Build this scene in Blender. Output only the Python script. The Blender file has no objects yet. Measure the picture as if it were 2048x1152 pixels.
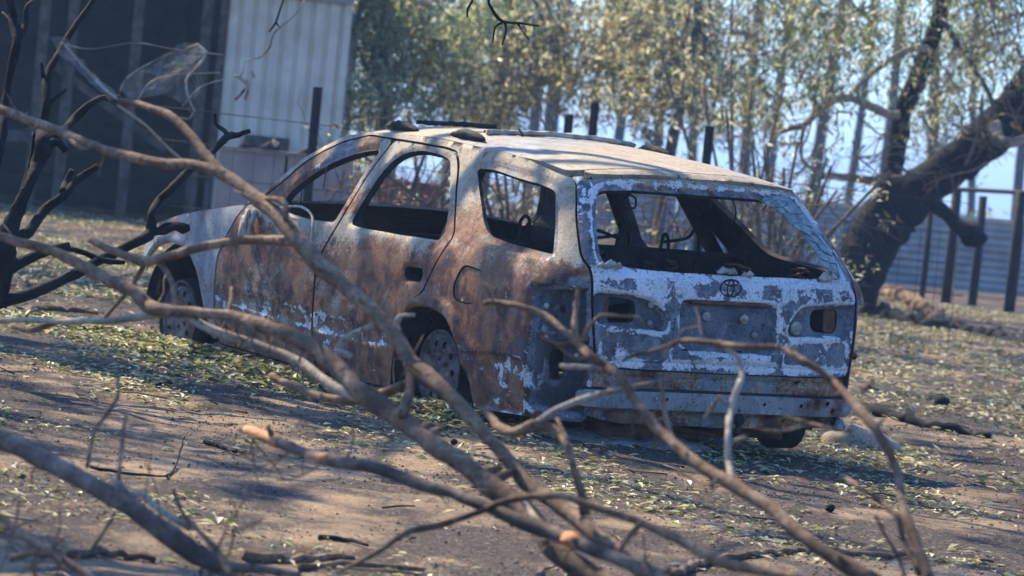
import bpy, math, random
import numpy as np
from mathutils import Matrix, Vector
from mathutils.geometry import delaunay_2d_cdt
rng = np.random.default_rng(11); random.seed(11)
SC = bpy.context.scene
COL = SC.collection
# ------------------------------------------------------------------ camera
F_PX = 8000.0                                   # focal length in pixels of the 2048-wide frame
CAM = np.array([-0.36197, -18.79092, 1.33926])
RW = np.array([[0.9953962, 0.00293232, 0.09580089], [0.09584575, -0.03045326, -0.99493024], [0.0, 0.99953189, -0.03059411]])  # right, down, forward
cd = bpy.data.cameras.new('camera'); cam = bpy.data.objects.new('camera', cd); COL.objects.link(cam)
cd.sensor_width = 36; cd.lens = F_PX / 2048 * 36; cd.clip_start = .1; cd.clip_end = 3000
m = np.eye(4); m[:3, 0] = RW[0]; m[:3, 1] = -RW[1]; m[:3, 2] = -RW[2]; m[:3, 3] = CAM
cam.matrix_world = Matrix(m.tolist()); SC.camera = cam
cd.dof.use_dof = True; cd.dof.focus_distance = 16.4; cd.dof.aperture_fstop = 6.0; cd.dof.aperture_blades = 0
# ------------------------------------------------------------------ light
SUN_AZ, SUN_EL = math.radians(37), math.radians(46)      # azimuth measured to the left of +Y
TO_SUN = np.array([-math.sin(SUN_AZ) * math.cos(SUN_EL), math.cos(SUN_AZ) * math.cos(SUN_EL), math.sin(SUN_EL)])
W = bpy.data.worlds.new('World'); SC.world = W; W.use_nodes = True
nt = W.node_tree; bg = nt.nodes['Background']
sky = nt.nodes.new('ShaderNodeTexSky'); sky.sky_type = 'NISHITA'; sky.sun_disc = False
sky.sun_elevation = SUN_EL; sky.sun_rotation = -SUN_AZ; sky.air_density = 1.0; sky.dust_density = 1.0; sky.ozone_density = 3.0
tn = nt.nodes.new('ShaderNodeMix'); tn.data_type = 'RGBA'; tn.blend_type = 'MULTIPLY'; tn.inputs[0].default_value = 1; tn.inputs[7].default_value = (.60, .85, 1.26, 1)   # the camera's cool white balance
nt.links.new(sky.outputs[0], tn.inputs[6]); nt.links.new(tn.outputs[2], bg.inputs[0]); bg.inputs[1].default_value = 0.14
sl = bpy.data.lights.new('sun', 'SUN'); sl.energy = 4.8; sl.angle = math.radians(.53); sl.color = (1.0, .85, .60)
so = bpy.data.objects.new('sun', sl); COL.objects.link(so)
so.rotation_euler = Vector(TO_SUN.tolist()).to_track_quat('Z', 'Y').to_euler()
SC.view_settings.view_transform = 'Standard'; SC.view_settings.look = 'None'; SC.view_settings.exposure = 1.0; SC.view_settings.gamma = 1
SC.render.engine = 'CYCLES'
cy = SC.cycles; cy.use_denoising = True; cy.use_adaptive_sampling = True; cy.adaptive_threshold = .025; cy.max_bounces = 4; cy.diffuse_bounces = 2; cy.glossy_bounces = 2; cy.transmission_bounces = 3
cy.transparent_max_bounces = 8; cy.volume_bounces = 0; cy.caustics_reflective = False; cy.caustics_refractive = False
cy.sample_clamp_indirect = 4

def at(px, py, D):
    """world point on the line of sight of a photo pixel at distance D along the view axis"""
    return CAM + D * (RW[0] * (px - 1024) / F_PX + RW[1] * (py - 576) / F_PX + RW[2])
def pxm(D): return D / F_PX                        # metres per photo pixel at distance D

# ------------------------------------------------------------------ helpers
def vnoise(x, y, seed=0):
    """cheap smooth value noise, about 0..1"""
    x = np.asarray(x, float); y = np.asarray(y, float)
    def h(i, j):
        a = np.sin(i * 127.1 + j * 311.7 + seed * 74.7) * 43758.5453
        return a - np.floor(a)
    i = np.floor(x); j = np.floor(y); fx = x - i; fy = y - j
    fx = fx * fx * (3 - 2 * fx); fy = fy * fy * (3 - 2 * fy)
    return (h(i, j) * (1 - fx) + h(i + 1, j) * fx) * (1 - fy) + (h(i, j + 1) * (1 - fx) + h(i + 1, j + 1) * fx) * fy
def fbm(x, y, seed=0, o=4):
    s = 0; a = .5
    for k in range(o): s = s + a * vnoise(np.asarray(x) * 2 ** k, np.asarray(y) * 2 ** k, seed + k); a *= .5
    return s / (1 - .5 ** o)
def mesh(name, V, F, mats=None, parent=None, smooth=True, mi=None, cols=None, link=True):
    """F: Nx3 / Nx4 array or list of tuples"""
    me = bpy.data.meshes.new(name)
    V = np.asarray(V, np.float32).reshape(-1, 3)
    if isinstance(F, np.ndarray):
        n, k = F.shape
        me.vertices.add(len(V)); me.vertices.foreach_set('co', V.ravel())
        me.loops.add(n * k); me.loops.foreach_set('vertex_index', F.astype(np.int32).ravel())
        me.polygons.add(n); me.polygons.foreach_set('loop_start', np.arange(0, n * k, k, dtype=np.int32))
        me.update(calc_edges=True)
    else:
        me.from_pydata([tuple(map(float, v)) for v in V], [], [tuple(map(int, f)) for f in F])
    for mm in (mats if isinstance(mats, (list, tuple)) else [mats] if mats else []): me.materials.append(mm)
    if mi is not None: me.polygons.foreach_set('material_index', np.asarray(mi, np.int32))
    me.polygons.foreach_set('use_smooth', np.full(len(me.polygons), smooth))
    if cols is not None:
        a = me.attributes.new('zone', 'FLOAT_COLOR', 'POINT'); c = np.ones((len(V), 4), np.float32); cols = np.asarray(cols); c[:, :cols.shape[1]] = cols
        a.data.foreach_set('color', c.ravel())
    me.validate(); me.update()
    if not link: return me
    o = bpy.data.objects.new(name, me); COL.objects.link(o)
    if parent: o.parent = parent
    return o
def tag(o, label, cat, group=None, kind=None):
    if label: o['label'] = label
    if cat: o['category'] = cat
    if group: o['group'] = group
    if kind: o['kind'] = kind
    return o
def thing(name, label, cat, loc=(0, 0, 0), group=None):
    o = bpy.data.objects.new(name, None); COL.objects.link(o); o.location = tuple(map(float, loc)); o.empty_display_size = .1
    return tag(o, label, cat, group)
class MB:
    def __init__(s): s.v = []; s.f = []; s.n = 0
    def add(s, V, F):
        V = np.asarray(V, float).reshape(-1, 3); s.v.append(V); s.f += [tuple(i + s.n for i in f) for f in F]; s.n += len(V); return s
    def box(s, a, b):
        (x0, y0, z0), (x1, y1, z1) = a, b
        return s.add([(x0, y0, z0), (x1, y0, z0), (x1, y1, z0), (x0, y1, z0), (x0, y0, z1), (x1, y0, z1), (x1, y1, z1), (x0, y1, z1)],
                     [(0, 3, 2, 1), (4, 5, 6, 7), (0, 1, 5, 4), (1, 2, 6, 5), (2, 3, 7, 6), (3, 0, 4, 7)])
    def obox(s, p, q, w, h, up=(0, 0, 1), taper=1.0):
        """box from p to q, w wide, h high"""
        p = np.array(p, float); q = np.array(q, float); d = q - p; d /= np.linalg.norm(d); u = np.array(up, float)
        r = np.cross(d, u)
        if np.linalg.norm(r) < 1e-4: r = np.cross(d, [1, 0, 0])
        r /= np.linalg.norm(r); u = np.cross(r, d); V = []
        for c, k in ((p, 1), (q, taper)):
            for a, b in ((-1, -1), (1, -1), (1, 1), (-1, 1)): V.append(c + r * a * w / 2 * k + u * b * h / 2 * k)
        return s.add(V, [(0, 3, 2, 1), (4, 5, 6, 7), (0, 1, 5, 4), (1, 2, 6, 5), (2, 3, 7, 6), (3, 0, 4, 7)])
    def tube(s, P, R, n=8, rough=0, cap=True, seed=0):
        P = np.asarray(P, float); R = np.broadcast_to(np.asarray(R, float), (len(P),)).copy(); T = np.gradient(P, axis=0); T /= np.linalg.norm(T, axis=1)[:, None] + 1e-9
        u = np.cross(T[0], [0.3, 0.2, 1]); u /= np.linalg.norm(u); V = []
        g = np.random.default_rng(abs(seed) + 5)
        for i in range(len(P)):
            u = u - T[i] * (u @ T[i]); u /= np.linalg.norm(u); w = np.cross(T[i], u)
            a = np.arange(n) * 2 * np.pi / n
            r = R[i] * (1 + rough * (g.random(n) - .5) * 2)
            V.append(P[i] + (np.cos(a) * r)[:, None] * u + (np.sin(a) * r)[:, None] * w)
        V = np.concatenate(V); F = []
        for i in range(len(P) - 1):
            for j in range(n): F.append((i * n + j, i * n + (j + 1) % n, (i + 1) * n + (j + 1) % n, (i + 1) * n + j))
        if cap: F.append(tuple(range(n - 1, -1, -1))); F.append(tuple((len(P) - 1) * n + j for j in range(n)))
        return s.add(V, F)
    def squash(s, ax, c, k):
        for V in s.v: V[:, ax] = c + (V[:, ax] - c) * k
        return s
    def lathe(s, prof, n=32, axis='y', close=False):
        V = []; k = len(prof)
        for j in range(n):
            a = 2 * np.pi * j / n
            for r, h in prof: V.append((r * math.cos(a), h, r * math.sin(a)) if axis == 'y' else (r * math.cos(a), r * math.sin(a), h))
        F = [(j * k + i, j * k + i + 1, ((j + 1) % n) * k + i + 1, ((j + 1) % n) * k + i) for j in range(n) for i in range(k - 1)]
        return s.add(V, F)
    def build(s, name, mats, parent=None, smooth=True, cols=None):
        return mesh(name, np.concatenate(s.v), s.f, mats, parent, smooth, cols=cols)
def spline(P, n):
    """Catmull-Rom resample of control rows (any width)"""
    P = np.asarray(P, float); Q = np.vstack([2 * P[0] - P[1], P, 2 * P[-1] - P[-2]]); out = []
    d = np.linalg.norm(np.diff(P[:, :3], axis=0), axis=1); tot = d.sum()
    for i in range(len(P) - 1):
        k = max(1, int(round(n * d[i] / tot))); t = np.arange(k)[:, None] / k; a, b, c, e = Q[i:i + 4]
        out.append(.5 * (2 * b + (c - a) * t + (2 * a - 5 * b + 4 * c - e) * t ** 2 + (3 * b - a - 3 * c + e) * t ** 3))
    out.append(P[-1:]); return np.concatenate(out)
def chaikin(P, it=2, cut=.022):
    """round the corners of a closed polygon, cutting at most `cut` from an edge"""
    P = np.asarray(P, float)
    for k in range(it + 1 if it else 0):
        Q = np.roll(P, -1, 0); L = np.linalg.norm(Q - P, axis=1)[:, None] + 1e-9; t = np.minimum(.25, cut / L / 2.2 ** k); P = np.stack([P * (1 - t) + Q * t, P * t + Q * (1 - t)], 1).reshape(-1, 2)
    return P
def densify(P, st):
    P = np.asarray(P, float); out = []
    for a, b in zip(P, np.roll(P, -1, 0)):
        k = max(1, int(np.ceil(np.linalg.norm(b - a) / st)))
        for t in range(k): out.append(a + (b - a) * t / k)
    return np.array(out)
def inside(P, q):
    """even-odd test of points q (N,2) in polygon P"""
    x, y = q[:, 0], q[:, 1]; c = np.zeros(len(q), bool); A = P; B = np.roll(P, -1, 0)
    for (ax, ay), (bx, by) in zip(A, B):
        k = (ay > y) != (by > y)
        c ^= k & (x < (bx - ax) * (y - ay) / (by - ay + 1e-15) + ax)
    return c
def pdist(P, q):
    d = np.full(len(q), 1e9)
    for a, b in zip(P, np.roll(P, -1, 0)):
        ab = b - a; t = np.clip(((q - a) @ ab) / (ab @ ab + 1e-15), 0, 1); d = np.minimum(d, np.linalg.norm(q - a - t[:, None] * ab, axis=1))
    return d
# ------------------------------------------------------------------ material kit
class NT:
    def __init__(s, name):
        s.m = bpy.data.materials.new(name); s.m.use_nodes = True; s.t = s.m.node_tree; s.p = s.t.nodes['Principled BSDF']; s.out = s.t.nodes['Material Output']
        s.tc = s.t.nodes.new('ShaderNodeTexCoord')
        s.p.inputs['Roughness'].default_value = .85; s.p.inputs['Specular IOR Level'].default_value = .25
    def n(s, ty, **kw):
        x = s.t.nodes.new(ty)
        for k, v in kw.items(): setattr(x, k, v)
        return x
    def set(s, sock, v):
        if hasattr(v, 'is_linked') or isinstance(v, bpy.types.NodeSocket): s.t.links.new(v, sock)
        elif isinstance(v, (tuple, list)) and len(v) == 3 and sock.type == 'RGBA': sock.default_value = (*v, 1)
        else: sock.default_value = v
    def mapping(s, sc=(1, 1, 1), src='Object', rot=(0, 0, 0)):
        x = s.n('ShaderNodeMapping'); x.inputs['Scale'].default_value = sc; x.inputs['Rotation'].default_value = rot; s.t.links.new(s.tc.outputs[src], x.inputs[0]); return x.outputs[0]
    def noise(s, scale, detail=4, rough=.55, vec=None, dist=0, col=False):
        x = s.n('ShaderNodeTexNoise'); x.inputs['Scale'].default_value = scale; x.inputs['Detail'].default_value = detail; x.inputs['Roughness'].default_value = rough; x.inputs['Distortion'].default_value = dist
        s.t.links.new(vec if vec is not None else s.tc.outputs['Object'], x.inputs['Vector']); return x.outputs[1 if col else 0]
    def vor(s, scale, feat='F1', vec=None, out='Distance'):
        x = s.n('ShaderNodeTexVoronoi', feature=feat); x.inputs['Scale'].default_value = scale
        s.t.links.new(vec if vec is not None else s.tc.outputs['Object'], x.inputs['Vector']); return x.outputs[out]
    def math(s, op, a, b=0.0, c=0.0, clamp=False):
        x = s.n('ShaderNodeMath', operation=op, use_clamp=clamp)
        for i, v in enumerate((a, b, c)): s.set(x.inputs[i], v)
        return x.outputs[0]
    def ss(s, v, lo, hi):
        x = s.n('ShaderNodeMapRange', interpolation_type='SMOOTHSTEP'); s.set(x.inputs[0], v); s.set(x.inputs[1], lo); s.set(x.inputs[2], hi); return x.outputs[0]
    def ramp(s, v, stops):
        x = s.n('ShaderNodeValToRGB'); e = x.color_ramp.elements
        while len(e) < len(stops): e.new(.5)
        for i, (p, c) in enumerate(stops): e[i].position = p; e[i].color = (*c, 1)
        s.set(x.inputs[0], v); return x.outputs[0]
    def mix(s, f, a, b, bt='MIX'):
        x = s.n('ShaderNodeMix', data_type='RGBA', blend_type=bt); s.set(x.inputs[0], f); s.set(x.inputs[6], a); s.set(x.inputs[7], b); return x.outputs[2]
    def bump(s, h, strength=.4, dist=.01):
        x = s.n('ShaderNodeBump'); x.inputs['Strength'].default_value = strength; x.inputs['Distance'].default_value = dist; s.set(x.inputs['Height'], h); s.t.links.new(x.outputs[0], s.p.inputs['Normal']); return x.outputs[0]
    def attr(s, name='zone'):
        x = s.n('ShaderNodeAttribute'); x.attribute_name = name; return x
    def sep(s, c):
        x = s.n('ShaderNodeSeparateColor'); s.t.links.new(c, x.inputs[0]); return x.outputs
    def col(s, c): s.set(s.p.inputs['Base Color'], c); return s
def simple(name, a, b, scale=6, rough=.85, bump=.3, bscale=40, spec=.25, vec=(1, 1, 1)):
    q = NT(name); v = q.mapping(vec); n = q.noise(scale, 6, .6, v); q.col(q.mix(q.ss(n, .3, .7), a, b)); q.p.inputs['Roughness'].default_value = rough; q.p.inputs['Specular IOR Level'].default_value = spec
    if bump: q.bump(q.noise(bscale, 4, .6, v), bump, .01)
    return q.m
def leafmat(name, rough=.45, trans=.45, tint=(1, 1, 1)):
    q = NT(name); a = q.attr(); c = q.mix(1.0, a.outputs[0], tint, 'MULTIPLY'); q.col(c); q.p.inputs['Roughness'].default_value = rough; q.p.inputs['Specular IOR Level'].default_value = .5
    tr = q.n('ShaderNodeBsdfTranslucent'); q.set(tr.inputs[0], q.mix(1.0, c, (1.0, 1.02, .74), 'MULTIPLY'))
    mx = q.n('ShaderNodeMixShader'); mx.inputs[0].default_value = trans
    q.t.links.new(q.p.outputs[0], mx.inputs[1]); q.t.links.new(tr.outputs[0], mx.inputs[2]); q.t.links.new(mx.outputs[0], q.out.inputs[0]); return q.m
def barkmat(name, a, b, c, patch=None):
    q = NT(name); v = q.mapping((1, 1, 1)); n = q.noise(14, 8, .65, v); n2 = q.noise(70, 5, .6, v)
    col = q.ramp(n, [(.25, a), (.5, b), (.75, c)])
    col = q.mix(q.ss(n2, .52, .7), col, tuple(x * .45 for x in a))
    col = q.mix(q.math('MULTIPLY', q.ss(q.noise(3.0, 6, .65, v), .48, .62), .8), col, tuple(x * .28 for x in b))
    if patch: col = q.mix(q.ss(q.noise(5.5, 5, .6, v), .66, .70), col, patch)
    q.col(col); q.p.inputs['Roughness'].default_value = .9; q.bump(q.math('ADD', n, q.math('MULTIPLY', n2, .6)), .8, .012); return q.m
# ------------------------------------------------------------------ ground
def gz(x, y):
    x = np.asarray(x, float); y = np.asarray(y, float)
    z = .157 - .025 * np.clip(x, -7, 7) + .0036 * np.clip(y, -15, 45)
    z = z - .012 * np.clip(y - 75, 0, 400)                       # the land falls away beyond the trees
    near = np.exp(-((y - 0) / 30.) ** 2)
    return z + near * (.05 * (fbm(x * .7, y * .7, 3) - .5) + .03 * (fbm(x * 3, y * 3, 8) - .5) + .012 * (fbm(x * 14, y * 14, 5, 3) - .5))
def build_ground():
    xs = np.concatenate([-np.geomspace(900, 4.6, 40), np.linspace(-4.5, 5.5, 330), np.geomspace(5.6, 900, 40)])
    ys = np.concatenate([[-60, -40, -30, -24, -20], np.linspace(-18, -9, 60), np.linspace(-8.95, 8, 380), np.linspace(8.1, 40, 220), np.geomspace(41, 1600, 40)])
    X, Y = np.meshgrid(xs, ys, indexing='ij'); V = np.stack([X, Y, gz(X, Y)], -1).reshape(-1, 3)
    ny = len(ys); i, j = np.meshgrid(np.arange(len(xs) - 1), np.arange(ny - 1), indexing='ij'); a = (i * ny + j).ravel()
    q = NT('burnt_sandy_soil')
    big = q.noise(.55, 5, .6); mid = q.noise(2.6, 6, .62, q.mapping((1, .55, 1))); fine = q.noise(55, 4, .7); grit = q.vor(130, out='Color'); gsep = q.sep(grit)
    sand = q.ramp(mid, [(.25, (.21, .14, .08)), (.5, (.41, .29, .175)), (.75, (.60, .455, .29))])
    ashc = q.ramp(fine, [(.3, (.024, .019, .016)), (.7, (.10, .077, .062))])
    am = q.ss(q.math('ADD', q.math('MULTIPLY', mid, .75), q.math('MULTIPLY', big, .6)), .52, .70)
    am = q.math('ADD', am, q.math('MULTIPLY', q.sep(q.attr().outputs[0])[0], q.ss(q.noise(3.2, 6, .65), .36, .56)), clamp=True)
    am = q.math('ADD', am, q.math('MULTIPLY', q.ss(q.noise(22, 5, .7), .55, .75), .35), clamp=True)
    c = q.mix(am, sand, ashc)
    c = q.mix(q.math('MULTIPLY', q.ss(gsep[0], .62, .8), .5), c, (.045, .04, .04))
    c = q.mix(q.math('MULTIPLY', q.ss(gsep[1], .90, .97), .45), c, (.42, .34, .26))
    q.col(c); q.p.inputs['Roughness'].default_value = .95; q.p.inputs['Specular IOR Level'].default_value = .1
    q.bump(q.math('ADD', fine, q.math('MULTIPLY', gsep[2], .7)), .55, .012)
    # scorched soil round the car and in a few old burn patches
    cxx = -.5224 * V[:, 0] + .8517 * V[:, 1]; cyy = -.8527 * V[:, 0] - .5221 * V[:, 1]; dd = np.hypot(np.maximum(np.abs(cxx - 1.15) - 2.2, 0), np.maximum(np.abs(cyy) - .85, 0))
    sc_ = np.clip(1 - dd / .9, 0, 1) * .95; sc_ = np.maximum(sc_, np.clip((fbm(V[:, 0] * .8 + 7, V[:, 1] * .55, 41) - .55) * 5, 0, .8))
    return tag(mesh('ground', V, np.stack([a, a + ny, a + ny + 1, a + 1], 1), q.m, cols=np.stack([sc_] * 3, 1)), None, None, kind='structure')
build_ground()
LEAFC = np.array([(.80, .72, .47), (.66, .61, .34), (.36, .38, .15), (.13, .18, .06), (.06, .10, .04), (.30, .19, .09), (.48, .42, .31), (.10, .075, .05)])
M_litter = leafmat('fallen_leaf', .6, .25)
def leaf_cards(P, L, Wd, cols, flat=.25, droop=0, name='leaf', folded=True):
    """narrow folded leaves: P (N,3), L lengths, Wd widths"""
    n = len(P); a = rng.random(n) * 2 * np.pi
    tilt = rng.normal(0, flat, n)
    d = np.stack([np.cos(a) * np.cos(tilt), np.sin(a) * np.cos(tilt), np.sin(tilt) - droop], 1); d /= np.linalg.norm(d, axis=1)[:, None]
    up = np.stack([rng.normal(0, flat, n), rng.normal(0, flat, n), np.ones(n)], 1); r = np.cross(d, up); r /= np.linalg.norm(r, axis=1)[:, None] + 1e-9; u = np.cross(r, d)
    L = L[:, None]; Wd = Wd[:, None]; curl = (rng.random((n, 1)) - .35) * .25
    V = np.stack([P - d * L / 2 - u * L * curl * .3, P + r * Wd / 2 + u * Wd * .25 - d * L * .05, P + d * L / 2 - u * L * curl, P - r * Wd / 2 + u * Wd * .25 - d * L * .05], 1)
    b = np.arange(n) * 4
    Fc = np.concatenate([np.stack([b, b + 1, b + 2], 1), np.stack([b, b + 2, b + 3], 1)])
    return V.reshape(-1, 3), Fc, np.repeat(cols, 4, 0)
def scatter(n, xr, yr, dens):
    x = rng.uniform(*xr, n); y = rng.uniform(*yr, n); k = rng.random(n) < dens(x, y); return x[k], y[k]
def in_view(x, y, mar=.06):
    """keep what the frame and a step to its side can see"""
    d = y - CAM[1]; return np.abs((x - CAM[0]) / d) < .128 * (1 + mar) + .4 / d
def build_litter():
    V = []; Fs = []; C = []; n0 = 0
    def put(x, y, lmin, lmax, pal, lift=.01, flat=.22):
        nonlocal n0
        k = in_view(x, y, .12); x = x[k]; y = y[k]; n = len(x)
        L = lmin + (lmax * 1.15 - lmin) * rng.random(n) ** 1.8; P = np.stack([x, y, gz(x, y) + lift + rng.random(n) * lift * 1.5], 1)
        c = LEAFC[rng.choice(len(LEAFC), n, p=pal)] * rng.uniform(.5, 1.2, (n, 1))
        v, f, cc = leaf_cards(P, L, L * rng.uniform(.18, .45, n), c, flat); V.append(v); Fs.append(f + n0); C.append(cc); n0 += len(v)
    pale = [.20, .15, .08, .07, .10, .19, .10, .11]; green = [.16, .16, .20, .18, .14, .06, .06, .04]; mixd = [.16, .12, .10, .12, .15, .16, .08, .11]
    # foreground yard: drifts of sparse leaves
    x, y = scatter(85000, (-4, 4), (-11, 3), lambda x, y: np.clip((fbm(x * 1.5, y * .8, 21) - .47) * 5, .02, 1) * np.clip(.3 + (y + 8) / 9, .2, 1)); put(x, y, .022, .058, [.22, .24, .16, .07, .05, .13, .08, .05], .005, .16)
    # thick drift along the near sill of the car, and under its nose
    s = rng.uniform(-1.6, 4.6, 5000); t = np.abs(rng.normal(0, .30, 5000)) + .80
    cx = -.5224 * s - .8527 * t; cy_ = .8517 * s - .5221 * t
    k = rng.random(5000) < np.clip((s + 1.2) / 1.6, .1, 1); put(cx[k], cy_[k], .035, .075, green, .012, .22)
    s = rng.uniform(-.6, 4.2, 2000); t = np.abs(rng.normal(0, .12, 2000)) + .82; put(-.5224 * s - .8527 * t, .8517 * s - .5221 * t, .04, .08, green, .03, .3)
    # beyond the car
    x, y = scatter(60000, (-6.5, -1.4), (3, 24), lambda x, y: np.clip((fbm(x * 1.1, y * .6, 31) - .40) * 4, .08, 1)); put(x, y, .03, .07, mixd, .012, .22)
    x, y = scatter(85000, (.9, 8.5), (-1.0, 30), lambda x, y: np.clip((fbm(x * 1.1, y * .6, 37) - .42) * 4.5, .07, 1)); put(x, y, .028, .066, pale, .010, .2)
    x, y = scatter(9000, (-2, 4), (4, 24), lambda x, y: np.ones_like(x)); put(x, y, .04, .09, mixd, .012, .2)
    o = mesh('leaf_litter', np.concatenate(V), np.concatenate(Fs), M_litter, cols=np.concatenate(C), smooth=False)
    tag(o, 'pale and green fallen gum leaves strewn over the burnt ground', 'leaf litter', kind='stuff')
    # ash crumbs and gravel
    x, y = scatter(130000, (-4, 4.5), (-11.5, 5), lambda x, y: np.clip((fbm(x * 1.5, y * 1.1, 51) - .35) * 2.6, .08, 1)); k = in_view(x, y, .1); x = x[k]; y = y[k]; n = len(x)
    r = rng.gamma(3.0, .0009, n) + .0012; P = np.stack([x, y, gz(x, y) + r * .3], 1)
    oct_ = np.array([(1, 0, 0), (0, 1, 0), (-1, 0, 0), (0, -1, 0), (0, 0, .8)], float)
    J = oct_[None] * r[:, None, None] * rng.uniform(.6, 1.5, (n, 5, 1)); V2 = P[:, None] + J; b = np.arange(n)[:, None] * 5
    F2 = np.concatenate([b + np.array([a]) for a in ((0, 1, 4), (1, 2, 4), (2, 3, 4), (3, 0, 4))])
    cc = np.where(rng.random((n, 1)) < .75, np.array([[.03, .028, .028]]), np.array([[.26, .19, .14]])) * rng.uniform(.6, 1.5, (n, 1))
    q = NT('crumb'); q.col(q.attr().outputs[0])
    o = mesh('charcoal_gravel', V2.reshape(-1, 3), F2, q.m, cols=np.repeat(cc, 5, 0), smooth=False); tag(o, 'fine black charcoal crumbs and grit over the bare yard', 'gravel', kind='stuff')
build_litter()
# ------------------------------------------------------------------ the burnt car
# car frame: X forward from the rear axle, Y to its left, Z up
MCAR = np.array([[-.52241139, -.85267413, .0057586], [.85166063, -.52209896, -.04568209], [.0419585, -.01896047, .99893943]])
XC, XF = -.15, 2.0
def stab(T):
    T = np.array(T); x = np.linspace(T[0, 0], T[-1, 0], 400); y = np.interp(x, T[:, 0], T[:, 1]); k = np.hanning(25); k /= k.sum()
    return x, np.convolve(np.pad(y, 12, mode='reflect', reflect_type='odd'), k, 'valid')
TW = stab([[.10, .80], [.18, .82], [.25, .84], [.35, .868], [.5, .886], [.65, .888], [.8, .884], [.9, .870], [.96, .850], [1.05, .802], [1.2, .720], [1.36, .610], [1.45, .55]])
TR = stab([[.10, -1.0], [.18, -1.05], [.30, -1.125], [.42, -1.165], [.5, -1.178], [.65, -1.178], [.8, -1.165], [.93, -1.148], [.985, -1.118], [1.1, -1.03], [1.25, -.915], [1.38, -.81], [1.45, -.755]])
TN = stab([[.10, 3.3], [.3, 3.40], [.5, 3.43], [.65, 3.40], [.8, 3.3], [1.0, 3.1]])
TE = stab([[-.95, 1.338], [-.75, 1.365], [-.4, 1.395], [0, 1.413], [.5, 1.42], [.9, 1.415], [1.2, 1.395], [1.4, 1.355], [1.52, 1.294], [1.7, 1.15], [2.2, .9]])
TZ = stab([[-.95, 1.375], [-.75, 1.418], [-.4, 1.448], [0, 1.468], [.5, 1.475], [.9, 1.468], [1.2, 1.447], [1.45, 1.405], [1.6, 1.36], [1.8, 1.25], [2.2, 1.0]])
I = lambda T, v: np.interp(v, *T)
_ph = np.linspace(0, np.pi / 2, 4000); _fx = np.sin(_ph) ** .25; _fy = np.cos(_ph) ** .25
_s = np.concatenate([[0], np.cumsum(np.hypot(np.diff(_fx), np.diff(_fy * .87)))]); SR = XC - _s[-1]      # SR: s on the centre line at the back
def surf(s, v):
    """outer skin: s runs along the side (x forward) and round the rear corner, v is height"""
    s = np.asarray(s, float); v = np.asarray(v, float); Wv = I(TW, v); sc = np.minimum(s, XC)
    mm = sc < SR; ss = np.where(mm, 2 * SR - sc, sc); fx = np.interp(XC - ss, _s, _fx); fy = np.interp(XC - ss, _s, _fy); fy = np.where(mm, -fy, fy)
    x = np.where(s > XC, s, XC - (XC - I(TR, v)) * fx); y = Wv * np.where(s > XC, 1, fy)
    t = np.clip((s - XF) / (I(TN, v) - XF), 0, .999); y = np.where(s > XF, Wv * (1 - t ** 5) ** .2 * (1 - .05 * t), y)
    return np.stack([x, y, v], -1)
def roofs(x, y):
    x = np.asarray(x, float); y = np.asarray(y, float); ve = I(TE, x); we = I(TW, ve); zc = I(TZ, x); return np.stack([x, y, zc - (zc - ve) * (np.abs(y) / we) ** 3 - 4.0 * np.maximum(0, -.765 - x) ** 2], -1)
FTOP = [[1.8, .975], [2.05, .936], [2.3, .893], [2.6, .837], [2.815, .787], [2.98, .745], [3.1, .712], [3.2, .676], [3.3, .61], [3.4, .5]]
TF = stab(FTOP)
def hoods(x, y):
    x = np.asarray(x, float); y = np.asarray(y, float); ve = I(TF, x); we = surf(x, ve)[..., 1]; return np.stack([x, y, ve + .05 * (1 - (np.abs(y) / np.maximum(we, .05)) ** 3)], -1)
def flatx(x0): return lambda y, z: np.stack([np.full_like(np.asarray(y, float), x0), np.asarray(y, float), np.asarray(z, float)], -1)

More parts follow.
